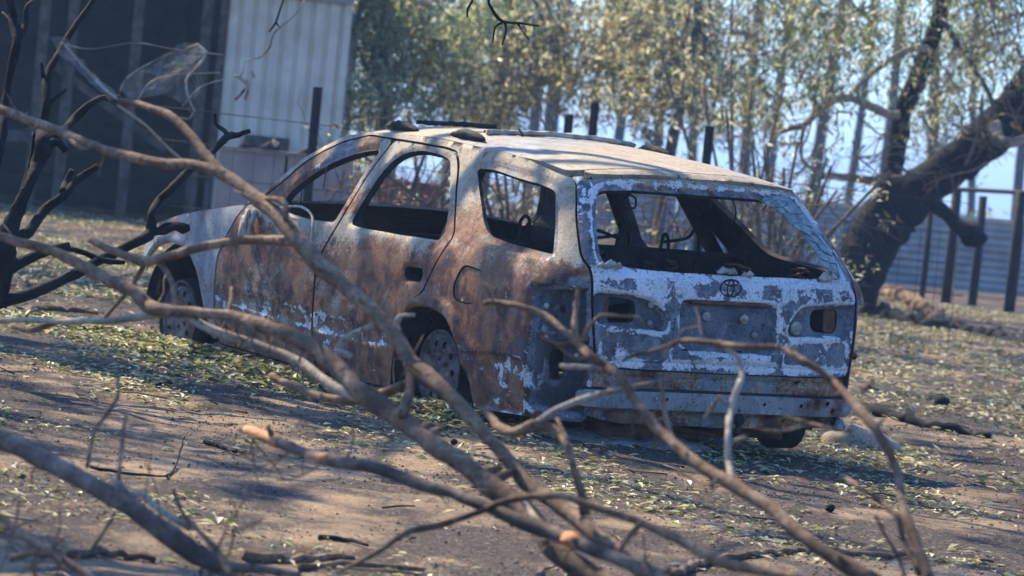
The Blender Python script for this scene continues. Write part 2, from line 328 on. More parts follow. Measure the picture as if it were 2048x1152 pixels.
# --- materials of the wreck
def burnt_paint():
    q = NT('burnt_paint'); a = q.attr(); zr, zg, zb = q.sep(a.outputs[0])[:3]; za = a.outputs['Alpha']
    n1 = q.noise(2.6, 6, .6); n2 = q.noise(11, 9, .68, dist=.4); n3 = q.noise(85, 5, .65); st = q.noise(7, 7, .65, q.mapping((1, 1, .28)))
    rust = q.ramp(q.math('ADD', q.math('MULTIPLY', n2, .6), q.math('MULTIPLY', st, .4)), [(.33, (.022, .018, .022)), (.43, (.075, .034, .026)), (.50, (.21, .078, .036)), (.56, (.34, .155, .07)), (.61, (.15, .085, .055)), (.70, (.05, .045, .055))])
    rust = q.mix(q.math('MULTIPLY', q.ss(q.math('ADD', q.math('MULTIPLY', n1, .6), q.math('MULTIPLY', st, .4)), .50, .60), .75), rust, q.ramp(n3, [(.35, (.15, .075, .035)), (.6, (.30, .17, .085))]))
    rust = q.mix(q.math('MULTIPLY', q.ss(q.noise(4.2, 8, .7, dist=.8), .56, .64), .7), rust, (.065, .068, .085))
    rust = q.mix(q.math('MULTIPLY', q.ss(n3, .52, .66), .5), rust, (.04, .03, .032))
    cream = q.ramp(q.math('ADD', q.math('MULTIPLY', n2, .55), q.math('MULTIPLY', n3, .45)), [(.3, (.16, .12, .078)), (.46, (.34, .27, .18)), (.66, (.52, .445, .34))])
    grey = q.ramp(q.math('ADD', q.math('MULTIPLY', st, .6), q.math('MULTIPLY', n3, .4)), [(.3, (.13, .128, .125)), (.52, (.30, .295, .285)), (.75, (.50, .49, .47))])
    blue = q.ramp(q.math('ADD', q.math('MULTIPLY', n2, .7), q.math('MULTIPLY', n3, .3)), [(.3, (.035, .040, .050)), (.45, (.085, .098, .118)), (.55, (.19, .20, .215)), (.64, (.30, .30, .30)), (.75, (.11, .11, .12)), (.85, (.14, .10, .08))])
    w = q.math('MULTIPLY', q.math('SUBTRACT', n2, .5), 1.1); w2 = q.math('MULTIPLY', q.math('SUBTRACT', n1, .5), 1.2); w3 = q.math('MULTIPLY', q.math('SUBTRACT', n3, .5), .9)
    c = q.mix(q.ss(q.math('ADD', q.math('ADD', zr, w), w3), .32, .72), rust, cream)
    c = q.mix(q.ss(q.math('ADD', q.math('ADD', za, w2), q.math('MULTIPLY', w, .5)), .35, .65), c, grey)
    c = q.mix(q.ss(q.math('ADD', q.math('ADD', zb, w2), w), .42, .58), c, blue)
    fl = q.noise(12, 12, .64, dist=.5); fl2 = q.noise(4.2, 6, .6)
    fm = q.math('ADD', q.math('ADD', q.math('ADD', fl, q.math('MULTIPLY', fl2, .55)), zg), q.math('MULTIPLY', q.math('SUBTRACT', q.noise(60, 6, .72), .5), .34))
    mask = q.math('MULTIPLY', q.ss(fm, 1.255, 1.30), q.ss(q.noise(38, 6, .7), .30, .40)); ring = q.math('MULTIPLY', q.ss(fm, 1.215, 1.258), q.math('SUBTRACT', 1.0, mask))
    c = q.mix(q.math('MULTIPLY', ring, .5), c, (.03, .033, .042))
    c = q.mix(mask, c, q.ramp(q.math('ADD', q.math('MULTIPLY', n3, .6), q.math('MULTIPLY', n1, .4)), [(.35, (.36, .345, .32)), (.5, (.66, .65, .63)), (.7, (.80, .80, .79))]))
    sp = q.noise(42, 7, .72); c = q.mix(q.math('MULTIPLY', q.ss(sp, .585, .64), .85), c, (.028, .024, .026)); c = q.mix(q.math('MULTIPLY', q.ss(sp, .40, .33), .55), c, q.mix(zb, (.40, .31, .20), (.42, .43, .45)))
    c = q.mix(q.math('MULTIPLY', q.ss(q.math('ADD', zb, q.math('MULTIPLY', w, .6)), .95, 1.35), .85), c, (.018, .017, .02))
    dk = q.noise(16, 9, .66, dist=.3); c = q.mix(q.math('MULTIPLY', q.ss(dk, .64, .67), .9), c, (.03, .03, .036))
    q.col(c); q.p.inputs['Roughness'].default_value = .72; q.p.inputs['Specular IOR Level'].default_value = .3
    q.bump(q.math('ADD', q.math('MULTIPLY', mask, .9), q.math('ADD', n3, q.math('MULTIPLY', n2, .8))), .35, .006); return q.m
M_PAINT = burnt_paint()
M_CHAR = simple('charred_inside', (.012, .012, .014), (.05, .046, .05), 9, .9, .5)
M_RUSTD = simple('rusty_steel', (.07, .032, .022), (.19, .09, .055), 14, .85, .5)
M_RIM = simple('scorched_rim', (.06, .045, .04), (.20, .16, .145), 18, .8, .4)
M_SOOT = simple('soot_black', (.008, .008, .01), (.028, .026, .03), 12, .8, .6)
M_ALU = simple('ashen_metal', (.22, .20, .17), (.50, .46, .38), 20, .7, .3)
M_GLASS = simple('crazed_glass', (.10, .14, .14), (.34, .40, .38), 25, .35, .4, 60, .5)

car = thing('burnt_station_wagon', 'burnt out rusty station wagon with no glass standing in the yard', 'car')
car.matrix_world = Matrix(np.vstack([np.hstack([MCAR, np.zeros((3, 1))]), [0, 0, 0, 1]]).tolist())
sst = lambda v, a, b: (lambda t: t * t * (3 - 2 * t))(np.clip((v - a) / (b - a), 0, 1))
def zone(P, kind):
    x, y, z = P.T; n = fbm(x * 2.1 + y, z * 2.1 + y, 61) - .5; R = np.zeros(len(P)); G = np.zeros(len(P)); B = np.zeros(len(P)); A = np.zeros(len(P))
    if kind == 'side':
        R = .06 + n * .8 + .87 * sst(z, .83, 1.0) * (1 - .75 * sst(-x, -.15, .0) * (1 - sst(z, 1.16, 1.3))) + .18 * sst(x, .3, 1.0)
        R = np.where(z > 1.0, .35 + .65 * sst(z, 1.05, 1.28) + .4 * sst(-x, .80, .95), R)
        G = .235 + .14 * np.exp(-((z - .47) / .06) ** 2) + .05 * sst(.45 - z, 0, .12) + .05 * np.exp(-(((x - .95) / .22) ** 2)) * sst(.9 - z, 0, .2)
        G += .20 * sst(-x, .8, 1.0) * sst(z, .95, 1.05) * (1 - sst(z, 1.22, 1.32)) + .14 * np.exp(-(((x + .02) / .06) ** 2)) * sst(z, 1.0, 1.1) * (1 - sst(z, 1.25, 1.3))
        G += .05 * np.exp(-(((x + .6) / .3) ** 2)) * sst(.54 - z, 0, .06); B = .14 + .45 * sst(-x, .9, 1.05) * (1 - sst(z, .9, 1.0)) + .25 * np.exp(-(((x + .1) / .22) ** 2)) * (1 - sst(z, .7, .85)) + .2 * sst(.4 - z, 0, .15)
        A = .02 + n * .5 + .35 * sst(x, 1.85, 2.05) * (1 - .6 * sst(z, .75, .9) * 0) + .20 * sst(x, 1.0, 1.3) * sst(z, .8, .92) * (1 - sst(z, .95, 1.0)) + .35 * np.exp(-(((x + .45) / .35) ** 2)) * sst(z, 1.3, 1.36)
    elif kind == 'fdoor':
        Z = zone(P, 'side'); k = sst(z, 1.0, 1.03) * (1 - sst(z - 1.0, .0, .01) * 0); Z[:, 0] -= .75 * k * (x > 1.03); Z[:, 2] += .22 * k * (x > 1.03); return Z
    elif kind == 'fender': R = .30 * sst(z, .75, .9); G = np.full(len(P), .10); B = .30 + .3 * sst(.45 - z, 0, .2) - .2 * sst(z, .8, .9); A = .62 + n * .5
    elif kind == 'rear':
        B = .72 - .55 * sst(z, 1.32, 1.37) + n * .3; G = .385 + .10 * np.exp(-((z - .60) / .05) ** 2) + .10 * np.exp(-((z - .93) / .06) ** 2) + .10 * np.exp(-((z - 1.0) / .04) ** 2) - .05 * sst(z, .66, .72) * (1 - sst(z, .84, .90)) * (np.abs(y) < .27) - .03 * (y > .3) * (z < .72)
        A = .25 + .35 * sst(-y, .35, .75) * (z < 1.1) + n * .3; R = .1 + .9 * sst(z, 1.32, 1.38)
    elif kind == 'valance': R = .58 + n * .9 - .2 * sst(y, .0, .5); G = np.full(len(P), .26) + .06 * (y > .2); B = .42 + n * .7; A = .30 + n * .5 + .3 * sst(-y, .25, .8)
    elif kind == 'beam': R = .10 + n * .2; G = np.full(len(P), .30); B = np.full(len(P), .30) + n * .5; A = .70 + n * .4
    elif kind == 'roof': R = .85 + n * .5; G = np.full(len(P), .02); B = -.25 + n * .3; A = .26 + n * 1.0 + .22 * np.sin(x * 4 + y * 3)
    elif kind == 'lamp': R = .12 + n * .3; G = np.full(len(P), .30); B = np.full(len(P), .56); A = .1 + n * .2
    elif kind == 'rusty': R = .1 + n * .5; G = np.full(len(P), .15); B = .2 + n * .4
    return np.stack([R, G, B, A], 1)
def panel(name, outer, holes=(), chart=surf, sign=-1, parent=None, kind='side', depth=.045, feats=(), grid=.026, rnd=1, mirror=False, off=0.0, mats=None, hr=1, label=None, zone_shift=()):
    ou = densify(chaikin(outer, rnd), .02); hs = [densify(chaikin(h, hr), .018) for h in holes]
    pts = []; edges = []
    for poly in [ou] + hs:
        b = len(pts); k = len(poly); pts += poly.tolist(); edges += [(b + i, b + (i + 1) % k) for i in range(k)]
    lo, hi = ou.min(0), ou.max(0); gx, gy = np.meshgrid(np.arange(lo[0], hi[0], grid), np.arange(lo[1], hi[1], grid)); g = np.stack([gx.ravel(), gy.ravel()], 1)
    g = g + (np.arange(len(g))[:, None] * np.array([[.7548, .5698]]) % 1 - .5) * grid * .25
    FP = []
    for poly, dep, wid in feats:
        fp = densify(chaikin(poly, 1), .015); FP.append((fp, dep, wid)); c = fp.mean(0)
        ring = []
        for k in range(len(fp)):
            t = fp[(k + 1) % len(fp)] - fp[k - 1]; nn = np.array([-t[1], t[0]]) / (np.linalg.norm(t) + 1e-9); ring.append((fp[k], nn))
        area = np.sum(fp[:, 0] * np.roll(fp[:, 1], -1) - np.roll(fp[:, 0], -1) * fp[:, 1]); sg = 1 if area > 0 else -1
        g = np.vstack([g, np.array([p for p, _ in ring]), np.array([p + nn * sg * wid for p, nn in ring])])
    ok = inside(ou, g) & (pdist(ou, g) > .006)
    for h in hs: ok &= ~inside(h, g) & (pdist(h, g) > .006)
    pts += g[ok].tolist()
    r = delaunay_2d_cdt([Vector(p) for p in pts], edges, [], 0, 1e-5)
    uv = np.array([tuple(v) for v in r[0]]); T = np.array([f for f in r[2] if len(f) == 3]); cen = uv[T].mean(1)
    ok = inside(ou, cen)
    for h in hs: ok &= ~inside(h, cen)
    T = T[ok]; used = np.unique(T); remap = -np.ones(len(uv), int); remap[used] = np.arange(len(used)); uv = uv[used]; T = remap[T]
    u, v = uv.T; e = 1e-3; P = chart(u, v); N = np.cross(chart(u + e, v) - chart(u - e, v), chart(u, v + e) - chart(u, v - e)) * sign; N /= np.linalg.norm(N, axis=1)[:, None] + 1e-12
    d = np.full(len(uv), off, float)
    for fp, dep, wid in FP:
        ins = inside(fp, uv); dd = pdist(fp, uv); t = np.where(ins, np.clip(dd / wid, 0, 1), 0); d += dep * (t * t * (3 - 2 * t))
    d += (fbm(u * 5, v * 5, 17) - .5) * .007 + (fbm(u * 2.3 + 4, v * 2.6, 23, 2) - .5) * .012 * (grid < .04)                              # heat-buckled sheet
    P = P + N * d[:, None]; dv = depth * (1 - .55 * sst(P[:, 2], .98, 1.03)) if depth > .04 else np.full(len(P), depth); Q = P - N * dv[:, None]
    if sign < 0: T = T[:, ::-1]
    cnt = {}
    for a, b, c in T:
        for i, j in ((a, b), (b, c), (c, a)): cnt[(i, j)] = 1
    be = [(i, j) for (i, j) in cnt if (j, i) not in cnt]; n = len(P)
    bi = sorted({i for e_ in be for i in e_}); bm_ = {k: i for i, k in enumerate(bi)}; nb = len(bi)
    V = np.vstack([P, Q, P[bi] - N[bi] * .001, Q[bi]])
    Fl = [tuple(t) for t in T] + [tuple(t[::-1] + n) for t in T] + [(j_, i_, k_, l_) for (i_, j_, k_, l_) in [(2 * n + bm_[i], 2 * n + bm_[j], 2 * n + nb + bm_[j], 2 * n + nb + bm_[i]) for i, j in be]] if False else None
    Fl = [tuple(t) for t in T] + [tuple(x + n for x in t[::-1]) for t in T]
    mi = [0] * len(T) + [1] * len(T)
    for i, j in be: Fl.append((2 * n + bm_[j], 2 * n + bm_[i], 2 * n + nb + bm_[i], 2 * n + nb + bm_[j])); mi.append(2)
    Z = zone(V, kind)
    if kind in ('side', 'rear', 'lamp', 'fdoor'):                                   # extra white flakes along pressed edges, also painting in their highlights
        ed = np.zeros(len(uv))
        for fp, dep, wid in FP: ed = np.maximum(ed, np.exp(-(pdist(fp, uv) / .008) ** 2))
        ed = ed * (.02 + .34 * fbm(u * 11, v * 11, 5)); Z[:n, 1] += ed * (1.0 if kind == 'rear' else .75); Z[n:2 * n, 1] += ed * 0
    for poly, dz in zone_shift:  # shifts the tone inside each outline; lamp wells and recesses go darker
        fp = np.array(poly, float); wgt = inside(fp, uv) * sst(pdist(fp, uv), 0, .012); Z[:n] += wgt[:, None] * np.array(dz)[None]
    if mirror: V = V * [1, -1, 1]; Fl = [f[::-1] for f in Fl]
    o = mesh(name, V, Fl, mats or [M_PAINT, M_CHAR, M_CHAR if depth > .04 else M_PAINT], parent or car, True, mi=mi, cols=Z)
    if label: o['label'] = label
    return o
def circle(c, r, n=14, ry=None): a = np.arange(n) * 2 * np.pi / n; return [(c[0] + r * math.cos(t), c[1] + (ry or r) * math.sin(t)) for t in a]
def dil(poly, k):
    """offset a polygon outward by k"""
    P = np.array(poly, float); area = np.sum(P[:, 0] * np.roll(P[:, 1], -1) - np.roll(P[:, 0], -1) * P[:, 1]); s = 1 if area > 0 else -1; T = np.roll(P, -1, 0) - np.roll(P, 1, 0); T /= np.linalg.norm(T, axis=1)[:, None] + 1e-9
    return P + np.stack([T[:, 1], -T[:, 0]], 1) * s * k
FENDER = [(1.912, .956), (1.984, .876), (2.042, .79), (2.121, .665), (2.118, .537), (2.113, .39), (2.10, .25), (2.19, .25), (2.19, .337), (2.225, .42), (2.268, .50), (2.333, .573), (2.43, .641), (2.55, .676), (2.69, .68), (2.83, .656), (2.93, .612), (3.0, .56), (3.02, .50), (3.12, .50), (3.21, .55), (3.25, .61), (3.2, .672), (3.1, .708), (2.98, .741), (2.815, .783), (2.6, .833), (2.3, .889), (2.05, .932)]
FDOOR = [(1.90, .955), (1.968, .876), (2.024, .791), (2.102, .664), (2.10, .537), (2.094, .39), (2.086, .24), (1.06, .235), (1.066, .39), (1.072, .519), (1.082, .70), (1.052, .795), (.991, .885), (.957, .954), (.95, 1.10), (.948, 1.378), (1.182, 1.377), (1.367, 1.329), (1.491, 1.271), (1.597, 1.199), (1.70, 1.078), (1.785, 1.008), (1.86, .962)]
FWIN = [(1.60, .982), (1.585, 1.062), (1.475, 1.155), (1.378, 1.220), (1.241, 1.275), (1.103, 1.310), (1.014, 1.325), (1.012, 1.15), (1.010, .968), (1.229, .958), (1.45, .965)]
RDOOR = [(.935, 1.376), (.938, 1.10), (.94, .954), (.974, .885), (1.035, .795), (1.066, .70), (1.055, .519), (1.05, .39), (1.045, .235), (.34, .255), (.302, .285), (.258, .44), (.205, .60), (.128, .695), (.044, .733), (.008, .79), (-.038, .89), (-.078, .98), (-.080, 1.017), (.076, 1.167), (.254, 1.317), (.345, 1.370), (.441, 1.379)]
RWIN = [(.86, .974), (.857, 1.10), (.85, 1.23), (.82, 1.30), (.75, 1.336), (.639, 1.352), (.487, 1.350), (.392, 1.339), (.345, 1.32), (.138, 1.157), (.012, 1.008), (.02, .990), (.408, .978), (.761, .970)]
QWIN = [(.098, 1.323), (-.04, 1.332), (-.295, 1.319), (-.587, 1.309), (-.778, 1.295), (-.832, 1.279), (-.907, 1.173), (-.952, 1.03), (-.936, 1.026), (-.578, 1.037), (-.387, 1.05), (-.321, 1.066), (-.231, 1.114), (-.014, 1.254)]
ARCH = [(-.434, .365), (-.392, .414), (-.343, .50), (-.295, .571), (-.241, .619), (-.174, .657), (-.061, .675), (.034, .672), (.124, .652), (.200, .60), (.236, .51), (.258, .35), (.262, .28)]
QUARTER = [(1.93, .965), (1.828, 1.023), (1.727, 1.119), (1.633, 1.226), (1.523, 1.296), (1.40, 1.356), (1.213, 1.396), (.9, 1.413), (.5, 1.418), (0, 1.412), (-.4, 1.393), (-.75, 1.363), (-.9, 1.352), (-.985, 1.347), (-1.036, 1.24), (-1.078, 1.115), (-1.112, 1.014), (-1.155, .986), (-1.176, .914), (-1.192, .806), (-1.216, .634), (-1.222, .56), (-1.226, .31), (-.91, .300), (-.44, .272)] + ARCH + [(.287, .28), (.247, .44), (.195, .597), (.12, .686), (.036, .724), (-.003, .785), (-.050, .89), (-.090, .98), (-.092, 1.018), (.062, 1.17), (.242, 1.325), (.337, 1.380), (.44, 1.389), (.94, 1.387), (1.182, 1.386), (1.372, 1.338), (1.50, 1.280), (1.608, 1.207), (1.711, 1.087), (1.795, 1.016), (1.875, .968)]
FLARE = [(.20, .61), (.122, .70), (.019, .738), (-.107, .743), (-.204, .724), (-.289, .68), (-.330, .615), (-.345, .52), (-.295, .571), (-.241, .619), (-.174, .657), (-.061, .675), (.034, .672), (.124, .652)]
STEP = [(-.345, .523), (-.609, .54), (-.862, .558), (-.905, .298), (-.43, .268), (-.38, .42)]
WELL = [(-.853, .884), (-1.17, .905), (-1.186, .80), (-1.21, .634), (-1.217, .56), (-1.22, .33), (-.905, .33), (-.883, .43), (-.866, .58), (-.875, .69)]
FUEL = [(-.28, .897), (-.453, .886), (-.455, .824), (-.421, .758), (-.382, .734), (-.261, .739), (-.234, .774), (-.245, .838)]
HANDLE = [(.242, .837), (.069, .845), (.06, .779), (.226, .771)]
VENT = [(-.964, .609), (-1.06, .622), (-1.074, .474), (-.981, .46)]
STRIP = lambda a, b, z0, z1: [(a, z0 + .075), (b, z1 + .075), (b, z1), (a, z0)]
for mir in (False, True):
    side = 'right' if mir else 'left'
    panel('front_fender', FENDER, kind='fender', depth=.012, mirror=mir, feats=[(dil(FENDER[8:19], .0).tolist() + [(3.02, .60), (2.86, .70), (2.69, .725), (2.53, .72), (2.40, .685), (2.30, .62), (2.23, .53), (2.17, .42)], .012, .012)])
    d = panel('front_door', FDOOR, [dil(FWIN, .006)], depth=.075, kind='fdoor', mirror=mir, feats=[(STRIP(1.075, 2.085, .44, .455), -.007, .006), (dil(FWIN, .03), -.012, .012)])
    d2 = panel('rear_door', RDOOR, [dil(RWIN, .006), HANDLE], depth=.075, mirror=mir, feats=[(STRIP(.27, 1.04, .45, .44), -.007, .006), (dil(RWIN, .022), -.010, .010), (dil(HANDLE, .016), -.008, .008)])
    qp = panel('quarter_panel', QUARTER, [QWIN, dil(FUEL, .007), VENT, circle((-1.03, .80), .022), circle((-.99, .755), .010)], depth=.06, mirror=mir,
               feats=[(FLARE, .016, .014), (STEP, -.016, .010), (WELL, -.055, .018), (dil(QWIN, .036), -.014, .012), (dil(VENT, .02), -.012, .008), ([(-.90, .86), (-1.12, .88), (-1.15, .70), (-.93, .68)], -.014, .02)], zone_shift=[(WELL, (-.1, .05, 1.0, -.3)), (dil(QWIN, .036), (-.2, .0, .25, 0)), (STEP, (-.1, .03, .18, 0))])
    for s_, v_, r_ in ((-.93, .80, .016), (-1.12, .83, .02), (-1.10, .70, .014), (-.95, .66, .012), (-1.15, .60, .012)):
        p, n = surf(s_, v_), None; e = 1e-3; n = -np.cross(surf(s_ + e, v_) - surf(s_ - e, v_), surf(s_, v_ + e) - surf(s_, v_ - e)); n /= np.linalg.norm(n); p = p - n * .058; b_ = MB().tube([p, p + n * .012], [r_, r_ * .7], 9); [V_.__imul__([1, -1, 1]) for V_ in b_.v] if mir else None; b_.build('lamp_stud', M_ALU, qp)
    rib = spline(np.array([surf(a_, b_) - [0, .05, 0] for a_, b_ in ((-.90, .66), (-1.0, .64), (-1.10, .66), (-1.19, .70))]), 14); b_ = MB().tube(rib, .012, 6, .1); [V_.__imul__([1, -1, 1]) for V_ in b_.v] if mir else None; b_.build('pressed_rib', M_RUSTD, qp)
    panel('fuel_flap' if not mir else 'blank_cover', FUEL, parent=qp, kind='side', depth=.006, mirror=mir, off=-.006)
    # inner skins closing the pillars, and sill
    panel('sill', [(2.19, .225), (2.19, .15), (1.1, .17), (.29, .19), (.285, .262), (.34, .244), (1.05, .224), (2.1, .229)], depth=.10, mirror=mir, kind='rusty')
    sg = -1 if mir else 1
    a = np.linspace(0, np.pi, 17)
    for xc_, rr, wz, nm in ((-.085, .37, .33, 'rear'), (2.62, .43, .28, 'front')):
        b = MB(); V = []; 
        for yy in (.845 if nm == 'rear' else .80, .52):
            for t in a: V.append((xc_ + rr * math.cos(t), sg * yy, wz + (.35 if nm == 'rear' else .41) * math.sin(t)))
        nA = len(a); Fc = [(i, i + 1, nA + i + 1, nA + i) for i in range(nA - 1)] + [tuple(range(nA, 2 * nA))]
        b.add(V, Fc); b.build('wheel_housing', M_SOOT, car)
    # sill plate under the wheel housings
# roof, bonnet
zz = lambda x: float(I(TW, I(TE, x)))
RF = [(1.40, zz(1.40)), (1.2, zz(1.2)), (.9, zz(.9)), (.5, zz(.5)), (0, zz(0)), (-.4, zz(-.4)), (-.66, zz(-.66)), (-.70, .50), (-.73, .30), (-.745, 0)]
RF = RF + [(x, -y) for x, y in RF[-2::-1]] + [(1.47, -.45), (1.52, -.2), (1.53, 0), (1.52, .2), (1.47, .45)]
rf = panel('roof', RF, chart=roofs, sign=1, kind='roof', depth=.03, grid=.03, feats=[([(.6, .52), (.6, .42), (-.45, .42), (-.45, .52)], -.006, .012), ([(.6, -.52), (.6, -.42), (-.45, -.42), (-.45, -.52)], -.006, .012)])
HD = [(x, float(surf(x, I(TF, x))[1]) - .01) for x in (2.02, 2.2, 2.4, 2.6, 2.8, 3.0, 3.1, 3.17)]
HD = HD + [(3.24, .40), (3.26, 0), (3.24, -.40)] + [(x, -y) for x, y in HD[::-1]] + [(2.0, -.4), (1.97, 0), (2.0, .4)]
panel('bonnet', HD, chart=hoods, sign=1, kind='fender', depth=.012, grid=.05)
# tailgate
mr = lambda P: [(2 * SR - s, v) for s, v in P]
TGL = [(-1.168, .986), (-1.188, .914), (-1.204, .806), (-1.228, .634), (-1.234, .562)]
TGU = [(-.998, 1.345), (-1.048, 1.24), (-1.09, 1.115), (-1.124, 1.018)]
TG = TGU + TGL + [(SR, .556)] + mr((TGU + TGL)[::-1]) + [(2 * SR + 1.25, 1.368), (SR, 1.385), (-1.25, 1.368)]
TGWL = [(-1.632, .999), (-1.441, 1.003), (-1.259, 1.014), (-1.216, 1.028), (-1.20, 1.069), (-1.169, 1.196), (-1.143, 1.303), (-1.176, 1.321), (-1.382, 1.331)]
TGW = TGWL + mr(TGWL[::-1])
LREC = [(-1.19, .892), (-1.363, .891), (-1.487, .877), (-1.537, .849), (-1.587, .778), (-1.585, .739), (-1.558, .725), (-1.22, .743)]
LHOLE = [(-1.262, .874), (-1.43, .863), (-1.436, .763), (-1.282, .756)]
PLATE = [(-1.66, .88), (-2.137, .88), (-2.16, .855), (-2.158, .668), (-2.135, .644), (-1.715, .643), (-1.66, .668), (-1.64, .70), (-1.636, .855)]
LOW = [(-1.25, .725), (-1.55, .712), (-1.60, .66), (-1.60, .60), (-1.25, .60)]
tg = panel('tailgate', TG, [TGW, LHOLE, mr(LHOLE), circle((SR - .09, .655), .016, ry=.005), circle((-1.68, .655), .02, ry=.005)], kind='rear', depth=.05, grid=.022,
           feats=[(LREC, -.045, .012), (mr(LREC), -.045, .012), (PLATE, -.040, .010), (dil(TGW, .028), -.016, .012), (LOW, -.006, .01), (mr(LOW), -.006, .01), ([(-1.20, .985), (2 * SR + 1.2, .985), (2 * SR + 1.215, .965), (-1.215, .965)], -.008, .008), ([(-1.24, .60), (2 * SR + 1.24, .60), (2 * SR + 1.24, .585), (-1.24, .585)], -.010, .006)], zone_shift=[(LREC, (.0, -.10, .42, -.2)), (mr(LREC), (.15, -.06, .30, -.1)), (PLATE, (-.1, -.26, .30, -.1)), (mr(LOW), (0, -.05, -.1, .35))], label='flaking blue grey and white tailgate with empty window')
TT = [(-.715, .505), (-.745, .30), (-.76, 0), (-.745, -.30), (-.715, -.505), (-.70, -.545), (-.74, -.565), (-.785, -.545), (-.803, -.40), (-.818, 0), (-.803, .40), (-.785, .545), (-.74, .565), (-.70, .545)]
panel('tailgate_header', TT, chart=roofs, sign=1, kind='roof', depth=.03, parent=tg, off=.001)
# number plate lamp rail, bolts, lamp screws on the tailgate
def on_rear(s, v, off=0.0):
    p = surf(s, v); e = 1e-3; n = -np.cross(surf(s + e, v) - surf(s - e, v), surf(s, v + e) - surf(s, v - e)); n /= np.linalg.norm(n); return p + n * off, n
b = MB()
for s in np.linspace(-1.70, -2.10, 12): p, n = on_rear(s, .868, -.012); b.v.append(p[None]); 
rail = np.concatenate(b.v); MB().tube(rail, .011, 6, .2).build('plate_lamp_rail', M_RUSTD, tg)
for s, v, r in ((-1.795, .807, .024), (-1.994, .803, .024), (-2.054, .734, .016), (-1.50, .845, .016), (2 * SR + 1.52, .775, .034), (-1.50, .765, .012), (2 * SR + 1.5, .85, .012)):
    p, n = on_rear(s, v, -.022); b = MB(); b.tube([p - n * .01, p + n * .004], [r, r * .8], 12).tube([p + n * .004, p + n * .010], [r * .45, r * .35], 8); b.build('bolt', M_ALU, tg)
for s0, s1, v0, v1, o_ in ((-1.27, -1.295, .868, .765, -.05), (2 * SR + 1.275, 2 * SR + 1.345, .866, .764, -.055)):      # brackets inside the lamp openings
    q4 = [on_rear(a_, b_, o_)[0] for a_, b_ in ((s0, v0), (s1, v0), (s1, v1), (s0, v1))]; MB().add(q4 + [p + [.012, 0, 0] for p in q4], [(0, 1, 2, 3), (7, 6, 5, 4), (0, 4, 5, 1), (1, 5, 6, 2), (2, 6, 7, 3), (3, 7, 4, 0)]).build('lamp_bracket', M_RUSTD, tg, False)
# emblem: three rings
em = MB(); ec, en = on_rear(SR, .935, .006); t = np.linspace(0, 2 * np.pi, 40)
for a_, b_, cy_ in ((.056, .038, 0), (.036, .0125, .0225), (.0165, .036, -.0005)):
    em.tube([ec + np.array([0, a_ * math.cos(k), cy_ + b_ * math.sin(k)]) for k in t], .0033, 6, cap=False)
em.build('emblem', M_SOOT, tg)
# crazed glass left along the right edge of the tailgate window: pieces of a ring of windscreen
L0 = [(-2.30, 1.333), (-2.41, 1.288), (-2.455, 1.226), (-2.497, 1.134), (-2.49, 1.06), (-2.463, 1.012)]
L1 = [(-2.44, 1.345), (-2.60, 1.335), (-2.655, 1.24), (-2.69, 1.13), (-2.66, 1.05), (-2.62, .995)]
l0 = spline(np.hstack([L0, np.zeros((6, 1))]), 11)[:, :2]; l1 = spline(np.hstack([L1, np.zeros((6, 1))]), 11)[:, :2]; n_ = min(len(l0), len(l1)); cols_ = 3
gr = np.array([[l0[i] * (1 - k / cols_) + l1[i] * k / cols_ + rng.normal(0, .007, 2) for k in range(cols_ + 1)] for i in range(n_)])
for i in range(n_ - 1):
    for k in range(cols_):
        q_ = np.array([gr[i, k], gr[i, k + 1], gr[i + 1, k + 1], gr[i + 1, k]]); c_ = q_.mean(0); q_ = c_ + (q_ - c_) * .93; o_ = rng.normal(-.004, .0025); ti = rng.normal(0, .003, 4)
        top = [on_rear(*p, o_ + ti[m_])[0] for m_, p in enumerate(q_)]; bot = [on_rear(*p, o_ + ti[m_] - .007)[0] for m_, p in enumerate(q_)]
        MB().add(top + bot, [(0, 1, 2, 3), (7, 6, 5, 4), (0, 4, 5, 1), (1, 5, 6, 2), (2, 6, 7, 3), (3, 7, 4, 0)]).build('glass_shard', M_GLASS, tg, False)
# melted debris along the window ledge
for s in np.concatenate([rng.uniform(-1.30, -1.20, 6), rng.uniform(-2.1, -1.85, 8), rng.uniform(-2.6, -2.45, 6)]):
    p, n = on_rear(s, .99 + rng.random() * .015, .002); b = MB(); r = rng.uniform(.008, .022); b.tube([p - [0, r, 0], p + [0, 0, r * .6], p + [0, r * 1.3, 0]], [r * .3, r * .8, r * .3], 5, .4, seed=int(abs(s) * 1e4)); b.build('melted_lump', M_ALU, tg)
# rear valance, bumper beam, tow ball
VAL = [(-1.20, .552), (SR, .548), (2 * SR + 1.20, .552), (2 * SR + 1.19, .34), (2 * SR + 1.25, .305), (SR, .288), (-1.42, .292), (-1.36, .30), (-1.25, .322), (-1.19, .35)]
panel('rear_valance', VAL, [circle((2 * SR + 1.48, .525), .013), circle((-2.30, .33), .01)], kind='valance', depth=.02, off=-.03, feats=[([(-1.25, .535), (2 * SR + 1.25, .535), (2 * SR + 1.25, .505), (-1.25, .505)], -.014, .012), ([(-1.25, .36), (2 * SR + 1.25, .36), (2 * SR + 1.3, .315), (-1.3, .315)], -.012, .012)])
BEAM = [(-1.15, .466), (SR, .468), (2 * SR + 1.19, .466), (2 * SR + 1.17, .385), (SR, .388), (-1.16, .392)]
panel('bumper_beam', BEAM, [circle((s, v), r, 10) for s, v, r in ((-2.46, .445, .011), (-2.50, .413, .012), (-2.32, .43, .009), (-1.60, .435, .009), (-2.12, .43, .008))], kind='beam', depth=.05, off=.022, grid=.03)
pb, nb_ = on_rear(-1.985, .37, .05)
